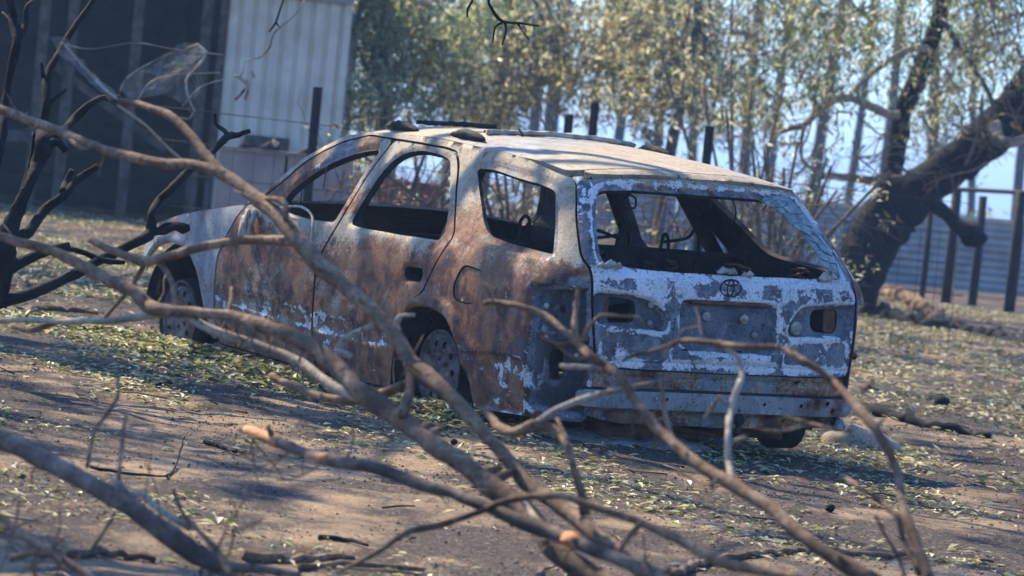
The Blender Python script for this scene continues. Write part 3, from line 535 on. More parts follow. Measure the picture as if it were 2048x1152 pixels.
tb = MB(); tb.lathe([(.0, .028), (.015, .025), (.025, .013), (.028, 0), (.023, -.015), (.012, -.024), (.013, -.05), (.024, -.055), (.024, -.062), (0, -.062)], 16, 'z'); o = tb.build('tow_ball', M_SOOT, car); o.location = tuple(pb)
MB().obox(pb + [-.0, 0, -.068], pb + [.34, 0, -.085], .06, .016).build('tow_tongue', M_SOOT, car)
# underbody: floor, muffler, axle, fuel tank, exhaust
fl = MB(); fl.box((-1.02, -.62, .30), (1.95, .62, .34)); fl.box((1.9, -.70, .28), (1.96, .70, .86)); fl.build('floor_pan', M_SOOT, car, False)
mf = MB(); pf = [(.02, 0), (.085, .005), (.092, .02), (.092, .40), (.085, .415), (.02, .42)]; mf.lathe(pf, 20, 'y'); o = mf.build('muffler', M_RUSTD, car); o.location = (-.80, .02, .255)
MB().tube([(-.45, -.62, .33), (-.45, .62, .33)], .035, 10).build('rear_axle', M_SOOT, car)
MB().tube(spline([(-.8, .02, .26, 0), (-.86, -.15, .25, 0), (-.9, -.36, .26, 0), (-1.04, -.43, .27, 0)], 12)[:, :3], .022, 10).build('exhaust_pipe', M_RUSTD, car)
tk = MB(); tk.lathe([(.02, 0), (.10, .01), (.13, .03), (.13, .15), (.10, .17), (.02, .18)], 20, 'y'); o = tk.build('spare_drum', M_SOOT, car); o.location = (-.72, -.74, .30)
# cabin: dashboard beam, steering column, rear seat back with head restraint wires, cargo trim
MB().tube([(1.72, -.70, .80), (1.72, .70, .80)], .035, 8, .2).tube([(1.70, -.36, .80), (1.45, -.36, .86)], .022, 8).build('dashboard_beam', M_SOOT, car)
sb = MB(); sb.box((-.17, -.69, .42), (-.12, .62, 1.0)); sb.tube([(-.16, -.69, 1.0), (-.15, -.2, 1.004), (-.16, .62, .998)], .017, 8, .15)
for yy in (-.45, -.2, .05, .3): sb.tube([(-.185, yy, .45), (-.19, yy, .98)], .012, 6)
sb.build('rear_seat_back', M_SOOT, car, False)
seat_wire = [[(.09, 1.0), (.10, 1.082), (-.035, 1.055), (-.05, 1.10), (-.078, 1.092), (-.09, 1.0)], [(.088, 1.05), (-.02, 1.068)], [(-.265, 1.0), (-.28, 1.085), (-.305, 1.07), (-.315, 1.0)], [(-.28, 1.05), (-.41, 1.075), (-.45, 1.118), (-.475, 1.10), (-.482, 1.0)], [(.52, 1.0), (.51, 1.11), (.47, 1.12), (.455, 1.0)]]
for w_ in seat_wire:
    MB().tube(spline([(-.15, y, z) for y, z in w_], 22), .0085, 6).build('head_restraint_wire', M_SOOT, car)
# seat belt buckle hanging from the far pillar, wires, fallen liner strips
p0 = np.array([.66, -.60, 1.27])
MB().tube([p0, p0 + [-.01, .02, -.06]], .012, 6).tube(spline([p0 + np.array(v) for v in ((0, .0, -.06), (0, .035, -.075), (0, .035, -.115), (0, -.03, -.12), (0, -.03, -.075), (0, 0, -.06))], 20), .006, 6).build('seat_belt_buckle', M_SOOT, car)
for p, L in (((1.40, .70, 1.20), .11), ((1.55, .74, 1.1), .13), ((-.86, -.05, 1.33), .07)): MB().tube([p, np.array(p) + [.005, 0, -L * .5], np.array(p) + [0, .004, -L]], .003, 5).build('hanging_wire', M_SOOT, car)
for mir in (1, -1):                          # inner pillar boxes: thick B, C and D posts as seen through the far windows
    for x0, x1, z0, z1, w_ in ((.07, .22, .95, 1.37, .07), (-.98, -.74, .98, 1.35, .06)):
        ya = I(TW, z0) - .085; yb = I(TW, z1) - .085; MB().obox((x0, mir * ya, z0), (x1, mir * yb, z1), .05, w_, up=(1, 0, 0), taper=.9).build('inner_pillar', M_CHAR, car, False)
for k in range(9):                               # seat springs left on the floor and hanging wires
    x0 = rng.uniform(-.95, -.3); y0 = rng.uniform(-.6, .55); L = rng.uniform(.15, .35); t_ = np.linspace(0, 1, 26); a0 = rng.uniform(0, 6.28)
    MB().tube(np.stack([x0 + L * t_ * math.cos(a0) + .03 * np.cos(t_ * 34), y0 + L * t_ * math.sin(a0) + .03 * np.sin(t_ * 34), .80 + rng.random() * .16 + .10 * np.sin(t_ * 3.1)], 1), .005, 5).build('seat_spring', M_RUSTD, car)
for p, L in (((.3, .52, 1.38), .16), ((-.3, -.55, 1.36), .2), ((-.6, .3, 1.40), .12), ((-.75, -.4, 1.36), .09), ((.6, -.3, 1.44), .14), ((-.5, -.1, 1.42), .1)):
    t_ = np.linspace(0, 1, 8); MB().tube(np.stack([p[0] + .03 * np.sin(t_ * 4), p[1] + .03 * np.cos(t_ * 5), p[2] - L * t_], 1), .0035, 4).build('hanging_wire', M_SOOT, car)
hp = MB(); n_ = 14; gx = np.linspace(-1.0, -.25, n_); gy = np.linspace(-.6, .6, n_); V = [(a_, b_, .70 + .2 * fbm(a_ * 4, b_ * 4, 3)) for a_ in gx for b_ in gy]; hp.add(V, [(i * n_ + j, (i + 1) * n_ + j, (i + 1) * n_ + j + 1, i * n_ + j + 1) for i in range(n_ - 1) for j in range(n_ - 1)]); hp.build('cargo_ash', M_CHAR, car)
# warped trim strip hanging out of the front door window
tr_ = spline([tuple(surf(s, v) + [0, o_, 0]) for s, v, o_ in ((1.60, .955, .015), (1.48, .985, .02), (1.32, 1.0, .03), (1.16, .975, .045), (1.09, .92, .05), (1.075, .86, .045), (1.08, .80, .03))], 40)
MB().tube(tr_, .007, 6, .1).build('window_trim', M_ALU, car)
# torn mirror mount: curled strips
for k, w_ in enumerate((((1.86, .935, .0), (1.80, .86, .03), (1.78, .80, .02)), ((1.78, .94, .0), (1.73, .88, .03), (1.76, .80, .015)), ((1.88, .90, 0.0), (1.82, .82, .03), (1.80, .78, .02)))):
    MB().tube(spline([tuple(surf(s, v) + [0, o_ + .006, 0]) for s, v, o_ in w_], 12), [.006] + [.014] * (len(spline([(0, 0, 0), (1, 0, 0), (2, 0, 0)], 12)) - 2) + [.004], 5).build('mirror_bracket', M_ALU, car)
# roof rack feet and what is left of the cross bars
def pod(x, y, L=.32):
    z = float(roofs(x, y)[2]); P = []; 
    for t in np.linspace(0, 1, 12): P.append((x + L * (.5 - t), y, z + .012 + .018 * math.sin(math.pi * t)))
    R_ = [.004, .016, .024, .030, .034, .036, .036, .034, .032, .028, .018, .005]
    return MB().tube(P, R_, 9, .22, seed=int(1000 * (x + 3 + y))).squash(2, z - .01, .72)
for x, y in ((.42, .50), (1.05, .50), (.40, -.53), (1.0, -.53)): pod(x, y).build('roof_rack_foot', M_SOOT, car)
MB().tube(spline([(.42, .40, 1.474, 0), (.40, .1, 1.487, 0), (.36, -.2, 1.486, 0), (.40, -.42, 1.466, 0)], 24)[:, :3], .013, 7, .35).build('roof_rack_bar', M_ALU, car)
MB().tube(spline([(1.05, .42, 1.468, 0), (1.03, .15, 1.475, 0), (1.0, 0, 1.475, 0)], 14)[:, :3], .012, 6, .35).build('roof_rack_bar', M_SOOT, car)
# wheels: pierced steel rims, barrels, brake drums, what is left of the tyres
def wheel(x, z, sg, tyre):
    e = thing('wheel', None, None); del_ = [k for k in ('label', 'category') if k in e]; e.parent = car; e.location = (x, sg * .765, z)
    prof = lambda r: np.interp(r, [0, .03, .045, .075, .10, .125, .15, .16, .172, .178], [.012, .012, .004, .002, .016, .022, .010, -.006, -.002, .012])
    def ch(a, b): a = np.asarray(a, float); b = np.asarray(b, float); return np.stack([a, prof(np.hypot(a, b)), b], -1)
    hol = [circle((.125 * math.cos(t), .125 * math.sin(t)), .0175, 10) for t in np.arange(10) * math.pi / 5]
    o = panel('rim', circle((0, 0), .178, 44), hol, chart=ch, sign=-1, parent=e, kind='rusty', depth=.006, grid=.016, rnd=0, mirror=sg < 0, mats=[M_RIM, M_SOOT, M_RIM], hr=0)
    b = MB(); b.lathe([(.178, .012 * sg), (.186, .016 * sg), (.186, .006 * sg), (.170, -.01 * sg), (.160, -.05 * sg), (.172, -.14 * sg), (.186, -.15 * sg), (.186, -.16 * sg)], 40, 'y'); b.build('rim_barrel', M_RIM, e)
    b = MB(); b.lathe([(.0, -.03 * sg), (.12, -.03 * sg), (.135, -.05 * sg), (.135, -.12 * sg), (0, -.12 * sg)], 28, 'y'); b.build('brake_drum', M_RUSTD, e)
    for t in np.arange(5) * 2 * math.pi / 5: b = MB(); b.tube([(.055 * math.cos(t), .0, .055 * math.sin(t)), (.055 * math.cos(t), sg * .014, .055 * math.sin(t))], .009, 6); b.build('wheel_nut', M_RUSTD, e)
    if tyre:
        b = MB(); b.lathe([(.188, -.005 * sg), (.215, .012 * sg), (.235, -.01 * sg), (.24, -.07 * sg), (.235, -.13 * sg), (.215, -.155 * sg), (.188, -.15 * sg)], 40, 'y'); o = b.build('burnt_tyre', M_SOOT, e); o.scale = (1, 1, .9); o.location = (.02, 0, -.02)
    return e
wheel(0.0, .385, 1, False); wheel(2.67, .30, 1, True); wheel(0.0, .39, -1, False); wheel(2.67, .31, -1, False)
# ------------------------------------------------------------------ fallen limbs in front of the car
M_BARK = barkmat('grey_brown_bark', (.07, .042, .026), (.21, .13, .078), (.45, .325, .21))
M_BARKP = barkmat('peeling_bark', (.07, .05, .04), (.17, .125, .095), (.31, .25, .19), (.42, .20, .09))
M_PALE = barkmat('bare_pale_wood', (.26, .20, .15), (.42, .35, .26), (.56, .48, .37))
M_RAW = simple('raw_orange_wood', (.40, .16, .06), (.66, .34, .16), 20, .8, .4)
M_BLACKW = barkmat('charred_wood', (.003, .003, .004), (.008, .008, .010), (.024, .022, .025))
def limb_pts(pts, seg=.026, wob=.12, jit=.55, shr=.78):
    """rows (px, py, D, r_px) -> resampled points and radii in metres, slightly wobbling"""
    A = np.array([list(at(p[0], p[1], p[2])) + [p[3] * pxm(p[2]) * shr] for p in pts]); L = np.linalg.norm(np.diff(A[:, :3], axis=0), axis=1).sum()
    S = spline(A, max(6, int(L / seg))); n = len(S); k = np.arange(n)
    S[:, 3] *= 1 + wob * (vnoise(k * .35, np.full(n, pts[0][0] * .013), 3) - .5) * 2 + .22 * np.maximum(0, vnoise(k * .21, np.full(n, pts[0][1] * .017), 9) - .72) * 3
    r0 = S[:, 3].mean(); J = np.stack([vnoise(k * .23, np.full(n, 1.7 + pts[0][1]), s) - .5 for s in (1, 2, 3)], 1) * r0 * jit; J[0] = J[-1] = 0
    return S[:, :3] + J, S[:, 3]
def limb(name, pts, mat_, parent=None, n=10, rough=.07, taper=False, jit=.55, wob=.12, shr=.78):
    P, R = limb_pts(pts, .026, wob, jit, shr)
    if taper: R = R * np.linspace(1, .55, len(R))
    b = MB(); b.tube(P, R, n, rough, seed=int(pts[0][0] * 7 + pts[0][1])); o = b.build(name, mat_, parent); return o, P, R
def knots(P, R, parent, k, mat_, seed, lmin=1.2, lmax=3.0, every=1.0):
    """snapped side spurs"""
    g = np.random.default_rng(seed)
    for _ in range(k):
        i = g.integers(2, len(P) - 3); t = P[i + 1] - P[i]; t /= np.linalg.norm(t); d = g.normal(0, 1, 3); d -= t * (d @ t); d /= np.linalg.norm(d); d = d + t * g.uniform(-.2, .8); L = R[i] * g.uniform(lmin, lmax)
        b = MB(); b.tube([P[i], P[i] + d * L * .6, P[i] + d * L], [R[i] * .6, R[i] * .42, R[i] * .25], 6, .15, seed=seed); b.build('spur', mat_, parent)
BR = [
 ('long forked fallen branch sweeping down from the upper left', M_BARK, [(-40, 208, 11.8, 11), (0, 219, 11.8, 12), (100, 255, 11.6, 12), (200, 295, 11.4, 12), (330, 329, 11.2, 13), (385, 328, 11.1, 13), (450, 350, 11.0, 16), (520, 403, 10.9, 19), (560, 433, 10.8, 20), (600, 480, 10.7, 22), (640, 527, 10.6, 21), (700, 580, 10.5, 20), (750, 628, 10.4, 20), (790, 675, 10.35, 19), (830, 733, 10.3, 21), (868, 765, 10.2, 22), (913, 806, 10.1, 19), (965, 863, 10, 18), (1016, 921, 9.9, 17), (1050, 964, 9.8, 18), (1101, 1002, 9.7, 20), (1153, 1035, 9.6, 22), (1190, 1068, 9.5, 20), (1240, 1108, 9.4, 17), (1290, 1160, 9.3, 18)],
  [(M_BARK, [(237, 200, 11.5, 7), (265, 205, 11.5, 8), (290, 213, 11.4, 9), (345, 235, 11.3, 11), (385, 275, 11.2, 12), (415, 315, 11.1, 13), (452, 352, 11.0, 14)]),
   (M_BARK, [(178, 479, 11.6, 9), (239, 507, 11.4, 10), (291, 524, 11.3, 12), (376, 500, 11.1, 12), (462, 484, 11.0, 12), (547, 479, 10.9, 13), (598, 486, 10.75, 15), (625, 515, 10.65, 15)]),
   (M_BARK, [(291, 524, 11.3, 7), (270, 560, 11.35, 6), (253, 585, 11.4, 6), (205, 643, 11.5, 5)]),
   (M_BARK, [(318, 524, 11.25, 7), (333, 545, 11.2, 7), (346, 575, 11.1, 7), (352, 626, 11.0, 8)]),
   (M_BARK, [(120, 262, 11.6, 6), (140, 279, 11.5, 6), (165, 297, 11.4, 6), (192, 300, 11.4, 5)]),
   (M_BARK, [(543, 751, 10.9, 8), (605, 782, 10.7, 11), (662, 799, 10.6, 12), (738, 795, 10.5, 12), (795, 774, 10.4, 11), (845, 747, 10.3, 9)]),
   (M_BARK, [(520, 398, 10.9, 6), (552, 397, 10.8, 7), (570, 408, 10.75, 7), (572, 440, 10.7, 7)]),
   (M_BARK, [(968, 820, 10.0, 8), (985, 838, 9.9, 11), (999, 854, 9.8, 13), (1030, 864, 9.7, 13), (1067, 850, 9.6, 14), (1095, 853, 9.6, 15), (1117, 868, 9.6, 15), (1136, 893, 9.5, 12), (1150, 946, 9.5, 11), (1163, 985, 9.5, 12), (1170, 1030, 9.5, 15)]),
   (M_PALE, [(1067, 850, 9.6, 8), (1090, 835, 9.6, 9), (1119, 816, 9.6, 9), (1187, 792, 9.6, 9), (1240, 780, 9.6, 8), (1290, 770, 9.6, 5), (1322, 760, 9.6, 3)]),
   (M_BARK, [(1138, 890, 9.5, 7), (1120, 850, 9.55, 6), (1113, 832, 9.6, 5)]),
   (M_PALE, [(800, 660, 10.35, 5), (790, 650, 10.35, 6), (800, 632, 10.35, 5), (830, 630, 10.35, 4)])], 9),
 ('thick grey fallen branch crossing the middle in front of the sill', M_BARK, [(-40, 455, 11.2, 12), (0, 470, 11.2, 13), (100, 503, 11.1, 13), (210, 555, 11, 15), (270, 590, 10.9, 17), (290, 612, 10.9, 19), (330, 620, 10.8, 15), (450, 630, 10.7, 14), (520, 652, 10.6, 18), (600, 682, 10.5, 20), (660, 722, 10.4, 22), (720, 778, 10.3, 24), (770, 815, 10.2, 26), (828, 856, 10.1, 26), (870, 890, 10.0, 25), (913, 915, 9.9, 25), (982, 975, 9.8, 27), (1040, 1013, 9.7, 26), (1075, 1052, 9.6, 26), (1112, 1100, 9.5, 28), (1180, 1150, 9.4, 30), (1240, 1190, 9.3, 30)],
  [(M_PALE, [(-40, 642, 11.5, 7), (0, 640, 11.4, 8), (85, 641, 11.2, 8), (205, 643, 11.0, 9), (308, 630, 10.9, 9), (352, 626, 10.8, 10), (410, 654, 10.75, 12), (513, 690, 10.7, 13), (598, 727, 10.6, 13), (667, 775, 10.45, 13), (720, 795, 10.35, 12), (760, 806, 10.25, 13)]),
   (M_BARK, [(25, 652, 11.4, 9), (60, 660, 11.3, 8), (110, 648, 11.2, 7)]),
   (M_PALE, [(700, 712, 10.45, 9), (672, 697, 10.5, 8), (690, 676, 10.5, 7), (745, 650, 10.5, 6)]),
   (M_BARK, [(800, 830, 10.1, 14), (815, 800, 10.15, 13), (822, 760, 10.25, 12), (815, 728, 10.3, 12)]),
   (M_PALE, [(1040, 1000, 9.6, 6), (1052, 1010, 9.6, 7), (1068, 1032, 9.55, 9), (1082, 1052, 9.5, 10)]),
   (M_BARK, [(455, 630, 10.7, 6), (462, 600, 10.75, 5), (463, 575, 10.8, 4)])], 8),
 ('broken fallen branch with an orange splintered tip left of centre', M_BARKP, [(484, 858, 10.2, 11), (520, 872, 10.1, 13), (560, 885, 10, 14), (620, 908, 9.9, 14), (674, 922, 9.8, 14), (777, 946, 9.7, 16), (828, 963, 9.6, 16), (913, 992, 9.5, 15), (982, 1020, 9.4, 16), (1067, 1052, 9.3, 19), (1136, 1079, 9.2, 18), (1187, 1102, 9.1, 16), (1255, 1124, 9.0, 18), (1310, 1152, 8.9, 19), (1360, 1190, 8.8, 20)],
  [(M_BARK, [(975, 1016, 9.4, 8), (1000, 1005, 9.35, 9), (1043, 994, 9.3, 10), (1101, 991, 9.2, 10), (1160, 1003, 9.1, 10), (1255, 1034, 9.0, 11), (1324, 1062, 8.9, 12), (1374, 1085, 8.8, 12), (1433, 1122, 8.7, 13), (1502, 1138, 8.6, 13), (1600, 1160, 8.5, 14)]),
   (M_BARK, [(975, 1018, 9.4, 7), (941, 1030, 9.45, 8), (879, 1050, 9.5, 9), (818, 1063, 9.5, 8), (763, 1100, 9.4, 7), (725, 1120, 9.4, 6), (674, 1146, 9.3, 5)]),
   (M_BARK, [(1283, 1046, 8.95, 7), (1258, 1073, 8.95, 7), (1240, 1102, 9.0, 6)]),
   (M_RAW, [(482, 857, 10.18, 10), (500, 864, 10.15, 13.5), (525, 873, 10.1, 15.2), (545, 880, 10.05, 14.5), (556, 884, 10.0, 12)]),
   (M_RAW, [(622, 909, 9.89, 13), (632, 911, 9.87, 15.8), (646, 915, 9.85, 15.8), (656, 918, 9.83, 13)]),
   (M_RAW, [(1118, 1072, 9.2, 17), (1128, 1076, 9.2, 20), (1150, 1086, 9.17, 20), (1162, 1090, 9.15, 16)])], 7),
 ('slim grey branch arching up in front of the left tail lamp', M_BARK, [(968, 606, 9.9, 6), (1000, 606, 9.9, 7), (1040, 613, 9.8, 8), (1090, 631, 9.8, 8), (1130, 664, 9.7, 9), (1160, 692, 9.7, 11), (1185, 716, 9.6, 11), (1215, 733, 9.6, 13), (1240, 752, 9.5, 11), (1265, 790, 9.5, 10), (1290, 825, 9.4, 12), (1308, 850, 9.4, 13), (1345, 885, 9.3, 14), (1400, 932, 9.2, 15), (1460, 965, 9.1, 17), (1520, 1003, 9.0, 17), (1580, 1050, 8.9, 19), (1650, 1103, 8.8, 20), (1750, 1165, 8.7, 22)],
  [(M_BARK, [(1156, 580, 9.75, 5), (1152, 615, 9.75, 7), (1149, 660, 9.7, 9), (1158, 690, 9.7, 9)]),
   (M_BARK, [(1160, 690, 9.7, 5), (1178, 650, 9.7, 5), (1201, 630, 9.7, 5), (1245, 632, 9.7, 4), (1278, 633, 9.7, 4), (1286, 648, 9.7, 3)]),
   (M_PALE, [(1120, 732, 9.6, 6), (1150, 733, 9.6, 7), (1180, 735, 9.6, 7), (1210, 733, 9.6, 8)]),
   (M_BARK, [(1322, 755, 9.5, 3), (1326, 800, 9.5, 6), (1335, 850, 9.45, 7), (1345, 885, 9.35, 8)]),
   (M_PALE, [(1463, 962, 9.1, 10), (1458, 920, 9.2, 9), (1457, 880, 9.2, 9), (1463, 815, 9.3, 9), (1478, 770, 9.3, 8), (1483, 745, 9.4, 7), (1477, 715, 9.4, 6), (1448, 697, 9.4, 5), (1437, 680, 9.4, 4)]),
   (M_PALE, [(1463, 885, 9.2, 5), (1480, 878, 9.2, 5), (1493, 873, 9.2, 4)]),
   (M_BARK, [(1456, 812, 9.3, 4), (1446, 802, 9.3, 4), (1438, 792, 9.3, 4), (1425, 815, 9.3, 4), (1408, 838, 9.3, 3)]),
   (M_BARK, [(1350, 940, 9.2, 3), (1380, 955, 9.2, 4), (1420, 970, 9.1, 5), (1440, 955, 9.1, 4)])], 7),
 ('thin arched branch bowing over the number plate recess', M_BARK, [(1245, 722, 9.6, 3), (1280, 707, 9.6, 5), (1320, 697, 9.5, 5), (1362, 682, 9.5, 6), (1400, 681, 9.4, 7), (1440, 687, 9.4, 8), (1500, 694, 9.3, 8), (1560, 698, 9.3, 8), (1620, 728, 9.2, 9), (1663, 762, 9.2, 11), (1707, 806, 9.1, 12), (1758, 870, 9.0, 12), (1793, 940, 9.0, 11), (1806, 1005, 8.9, 12), (1827, 1068, 8.8, 13), (1865, 1165, 8.7, 14)],
  [(M_BARK, [(1683, 951, 9.1, 5), (1724, 979, 9.0, 6), (1758, 1003, 9.0, 7), (1796, 1036, 8.9, 8), (1806, 1075, 8.9, 8), (1840, 1150, 8.8, 9)]),
   (M_BARK, [(1566, 832, 9.2, 4), (1600, 843, 9.2, 5), (1650, 855, 9.15, 5), (1700, 862, 9.1, 4)]),
   (M_BARK, [(1500, 852, 9.2, 3), (1530, 862, 9.2, 4), (1580, 860, 9.2, 4), (1606, 852, 9.2, 3)]),
   (M_BARK, [(1750, 1030, 8.8, 4), (1770, 1070, 8.8, 4), (1800, 1120, 8.8, 5), (1810, 1160, 8.7, 5)]),
   (M_BARK, [(1710, 800, 9.1, 3), (1740, 812, 9.1, 4), (1770, 826, 9.1, 3)])], 4),
 ('thick dark fallen log slanting into the lower left corner', M_BARKP, [(-60, 858, 9.6, 22), (0, 881, 9.6, 24), (68, 908, 9.5, 24), (137, 942, 9.4, 24), (205, 980, 9.3, 25), (291, 1038, 9.2, 26), (359, 1082, 9.1, 26), (410, 1118, 9.05, 25), (450, 1138, 9.0, 18), (520, 1140, 8.9, 12), (600, 1150, 8.8, 8)],
  [(M_PALE, [(224, 958, 9.25, 7), (243, 973, 9.2, 8), (258, 988, 9.2, 8), (285, 990, 9.15, 8), (300, 1003, 9.15, 10), (328, 1026, 9.1, 9), (380, 1056, 9.05, 8)]),
   (M_BARK, [(347, 980, 9.0, 5), (369, 1031, 9.0, 6), (410, 1076, 8.9, 7), (434, 1102, 8.9, 8), (462, 1155, 8.8, 9)]),
   (M_BARK, [(236, 752, 9.6, 4), (234, 795, 9.5, 5), (205, 838, 9.5, 5), (188, 862, 9.4, 5), (174, 936, 9.4, 5)]),
   (M_BARK, [(254, 822, 9.4, 5), (245, 870, 9.35, 5), (240, 920, 9.3, 5), (237, 962, 9.25, 6)]),
   (M_BARK, [(232, 1023, 9.2, 4), (210, 1060, 9.2, 4), (184, 1098, 9.2, 4)])], 4),
 ('dark stick lying across the bottom left corner', M_BARK, [(-40, 1008, 9.2, 9), (0, 1033, 9.2, 10), (51, 1075, 9.1, 11), (120, 1119, 9.0, 11), (190, 1160, 8.9, 11)], [(M_BARK, [(20, 1118, 9.0, 9), (60, 1107, 9.0, 9), (92, 1112, 9.0, 8)])], 2),
]
for k, (lab, m_, pts, tw, nk) in enumerate(BR):
    o, P, R = limb('fallen_branch', pts, m_, None, 14, .10); tag(o, lab, 'branch', 'fallen branches in front of the car')
    for tm, tp in tw:
        if tm is M_RAW:                                                    # stripped lengths hug the branch itself
            c0 = at(*tp[0][:3]); c1 = at(*tp[-1][:3]); i0 = int(np.argmin(np.linalg.norm(P - c0, axis=1))); i1 = max(i0 + 2, int(np.argmin(np.linalg.norm(P - c1, axis=1)))); MB().tube(P[i0:i1 + 1], R[i0:i1 + 1] * 1.13, 9, .05).build('raw_wood', M_RAW, o)
        else: limb('side_branch', tp, tm, o, 8, .09)
    knots(P, R, o, nk, m_, 40 + k); g = np.random.default_rng(500 + k); mb = MB()
    for _ in range(7 if k in (3, 4) else 14):                              # fine broken twigs
        i = g.integers(2, len(P) - 2); d = P[i + 1] - P[i]; d = -d / np.linalg.norm(d) * .7 + g.normal(0, .6, 3); d /= np.linalg.norm(d); Q = [P[i]]; L = g.uniform(.04, .16) if k in (3, 4) else g.uniform(.05, .22)
        for j in range(4): d = d + g.normal(0, .28, 3); d /= np.linalg.norm(d); Q.append(Q[-1] + d * L / 4)
        mb.tube(Q, np.linspace(.0034, .0013, 5) * (.7 if k in (3, 4) else 1), 5)
        if g.random() < .6: mb.tube([Q[2], Q[2] + g.normal(0, .03, 3), Q[2] + g.normal(0, .05, 3)], [.0025, .002, .0012], 4)
    mb.build('fine_twigs', M_BARK, o)['kind'] = 'stuff'
# sticks on the yard: points given on the ground
def gpt(px, py, lift=.01):
    """where the line of sight of a pixel meets the ground"""
    d = at(px, py, 1.0) - CAM; t = 15.0
    for _ in range(40):
        p = CAM + d * t; t += ((gz(p[0], p[1]) + lift) - p[2]) / (d[2] - .0001) * .7; t = min(max(t, 6), 70)
    return CAM + d * t
def stick(pix, r, label, m_=M_BLACKW, lift=.012, ends=(0, 0)):
    P = np.array([gpt(x, y, lift) for x, y in pix]); P[0, 2] += ends[0]; P[-1, 2] += ends[1]
    S = spline(np.hstack([P, np.zeros((len(P), 1))]), max(8, int(np.linalg.norm(np.diff(P, axis=0), axis=1).sum() / .05)))[:, :3]
    S = S + rng.normal(0, r * .25, S.shape); o = MB().tube(S, np.linspace(r, r * .6, len(S)) * (1 + rng.normal(0, .1, len(S))), 7, .12).build('stick', m_); return tag(o, label, 'stick', 'sticks lying on the yard')
stick([(180, 934), (240, 945), (290, 950), (333, 952)], .006, 'bent black stick on the sand right of the upright twigs', ends=(0, 0)); 
stick([(333, 952), (350, 935), (365, 915)], .005, 'short black prong rising from the bent stick', ends=(0, .07))
stick([(410, 884), (440, 890), (470, 905)], .010, 'small charred twig on the bare ground above the orange branch')
stick([(490, 1112), (560, 1117), (650, 1115), (705, 1118)], .017, 'long dark stick at the bottom edge left of centre', M_BARK)
stick([(640, 1073), (690, 1077), (735, 1090)], .008, 'short curved twig on the sand near the bottom edge')
stick([(140, 1108), (200, 1104), (260, 1110), (310, 1118)], .014, 'dark stick among green leaves at the bottom left', M_BARK)
stick([(600, 1135), (680, 1128), (760, 1132), (850, 1140)], .012, 'long thin stick along the bottom edge under the branches', M_BARK)
stick([(1075, 1150), (1090, 1136), (1110, 1132)], .008, 'short twig at the bottom edge below the grey branch', M_BARK)
stick([(1350, 1150), (1400, 1128), (1500, 1108), (1640, 1100), (1760, 1112), (1850, 1108)], .014, 'long crooked pale stick along the lower right', M_BARK)
stick([(1735, 822), (1780, 832), (1840, 848), (1900, 860), (1980, 873)], .04, 'dark charred log lying right of the rear bumper')
stick([(1735, 630), (1790, 640), (1850, 650), (1900, 658), (1960, 668), (2060, 690)], .09, 'long black log lying behind the tail of the car')
stick([(30, 622), (80, 617), (120, 618), (195, 625)], .028, 'pale grey stick beside the burnt shrub', M_BARK)
stick([(1740, 576), (1790, 590), (1840, 612), (1878, 640)], .085, 'curved brown log at the foot of the black tree', M_BARK, .05)
# twig and bark litter trodden into the yard
mb = MB(); cc = []
x, y = scatter(4200, (-4.5, 5), (-11, 9), lambda x, y: np.clip((fbm(x * 1.2, y * .8, 71) - .38) * 3, .05, 1)); k = in_view(x, y, .1)
for i, (a_, b_) in enumerate(zip(x[k], y[k])):
    L = rng.gamma(2.0, .03) + .02; r_ = rng.uniform(.0018, .005); th = rng.uniform(0, 6.28); d = np.array([math.cos(th), math.sin(th), 0]) * L / 2; e = rng.normal(0, L * .08, 3); z = float(gz(a_, b_)) + r_ + .004; p = np.array([a_, b_, z]); mb.tube([p - d, p + e * [1, 1, .3] + [0, 0, abs(e[2])], p + d + [0, 0, rng.random() * .015]], [r_, r_ * .9, r_ * .5], 4, .2, seed=i); c_ = np.array([(.03, .026, .024), (.16, .11, .075), (.36, .28, .20)][rng.choice(3, p=[.5, .35, .15])]) * rng.uniform(.7, 1.3); cc.append(np.repeat(c_[None], 12, 0))
q = NT('twig_litter'); q.col(q.attr().outputs[0]); tag(mb.build('twig_litter', q.m, cols=np.concatenate(cc)), 'small burnt twigs and bark bits strewn over the yard', 'twig litter', kind='stuff')
# charcoal lumps
def lump(px, py, r, label):
    p = gpt(px, py, r * .7); g = np.random.default_rng(int(px)); V = []; n, k = 9, 6
    for i in range(k + 1):
        for j in range(n):
            a = math.pi * i / k; b_ = 2 * math.pi * j / n; V.append(np.array([math.sin(a) * math.cos(b_), math.sin(a) * math.sin(b_), .8 * math.cos(a)]) * r * (1 if i in (0, k) else g.uniform(.82, 1.18)))
    Fc = [(i * n + j, (i + 1) * n + j, (i + 1) * n + (j + 1) % n, i * n + (j + 1) % n) for i in range(k) for j in range(n)]
    o = MB().add(V, Fc).build('charcoal_lump', M_BLACKW); o.location = tuple(p); return tag(o, label, 'charcoal', 'charcoal lumps on the ground')
lump(1660, 1016, .020, 'round black lump on the sand at the lower right'); lump(317, 770, .019, 'left of two black lumps near the front wheel'); lump(338, 767, .018, 'right of two black lumps near the front wheel'); lump(908, 884, .017, 'small black lump below the rear wheel')
lump(1884, 803, .05, 'black lump in the leaves right of the car'); lump(445, 712, .04, 'grey ash clump on the leaves by the front sill'); lump(1160, 785, .02, 'small dark lump under the left rear corner')
tag(MB().tube(np.array([gpt(1655, 880, .01), gpt(1700, 885, .02), gpt(1760, 893, .015), gpt(1800, 900, .01)]), [.05, .09, .07, .02], 8, .15).build('bark_slab', M_PALE), 'pale grey slab of bark on the ground behind the bumper', 'bark')
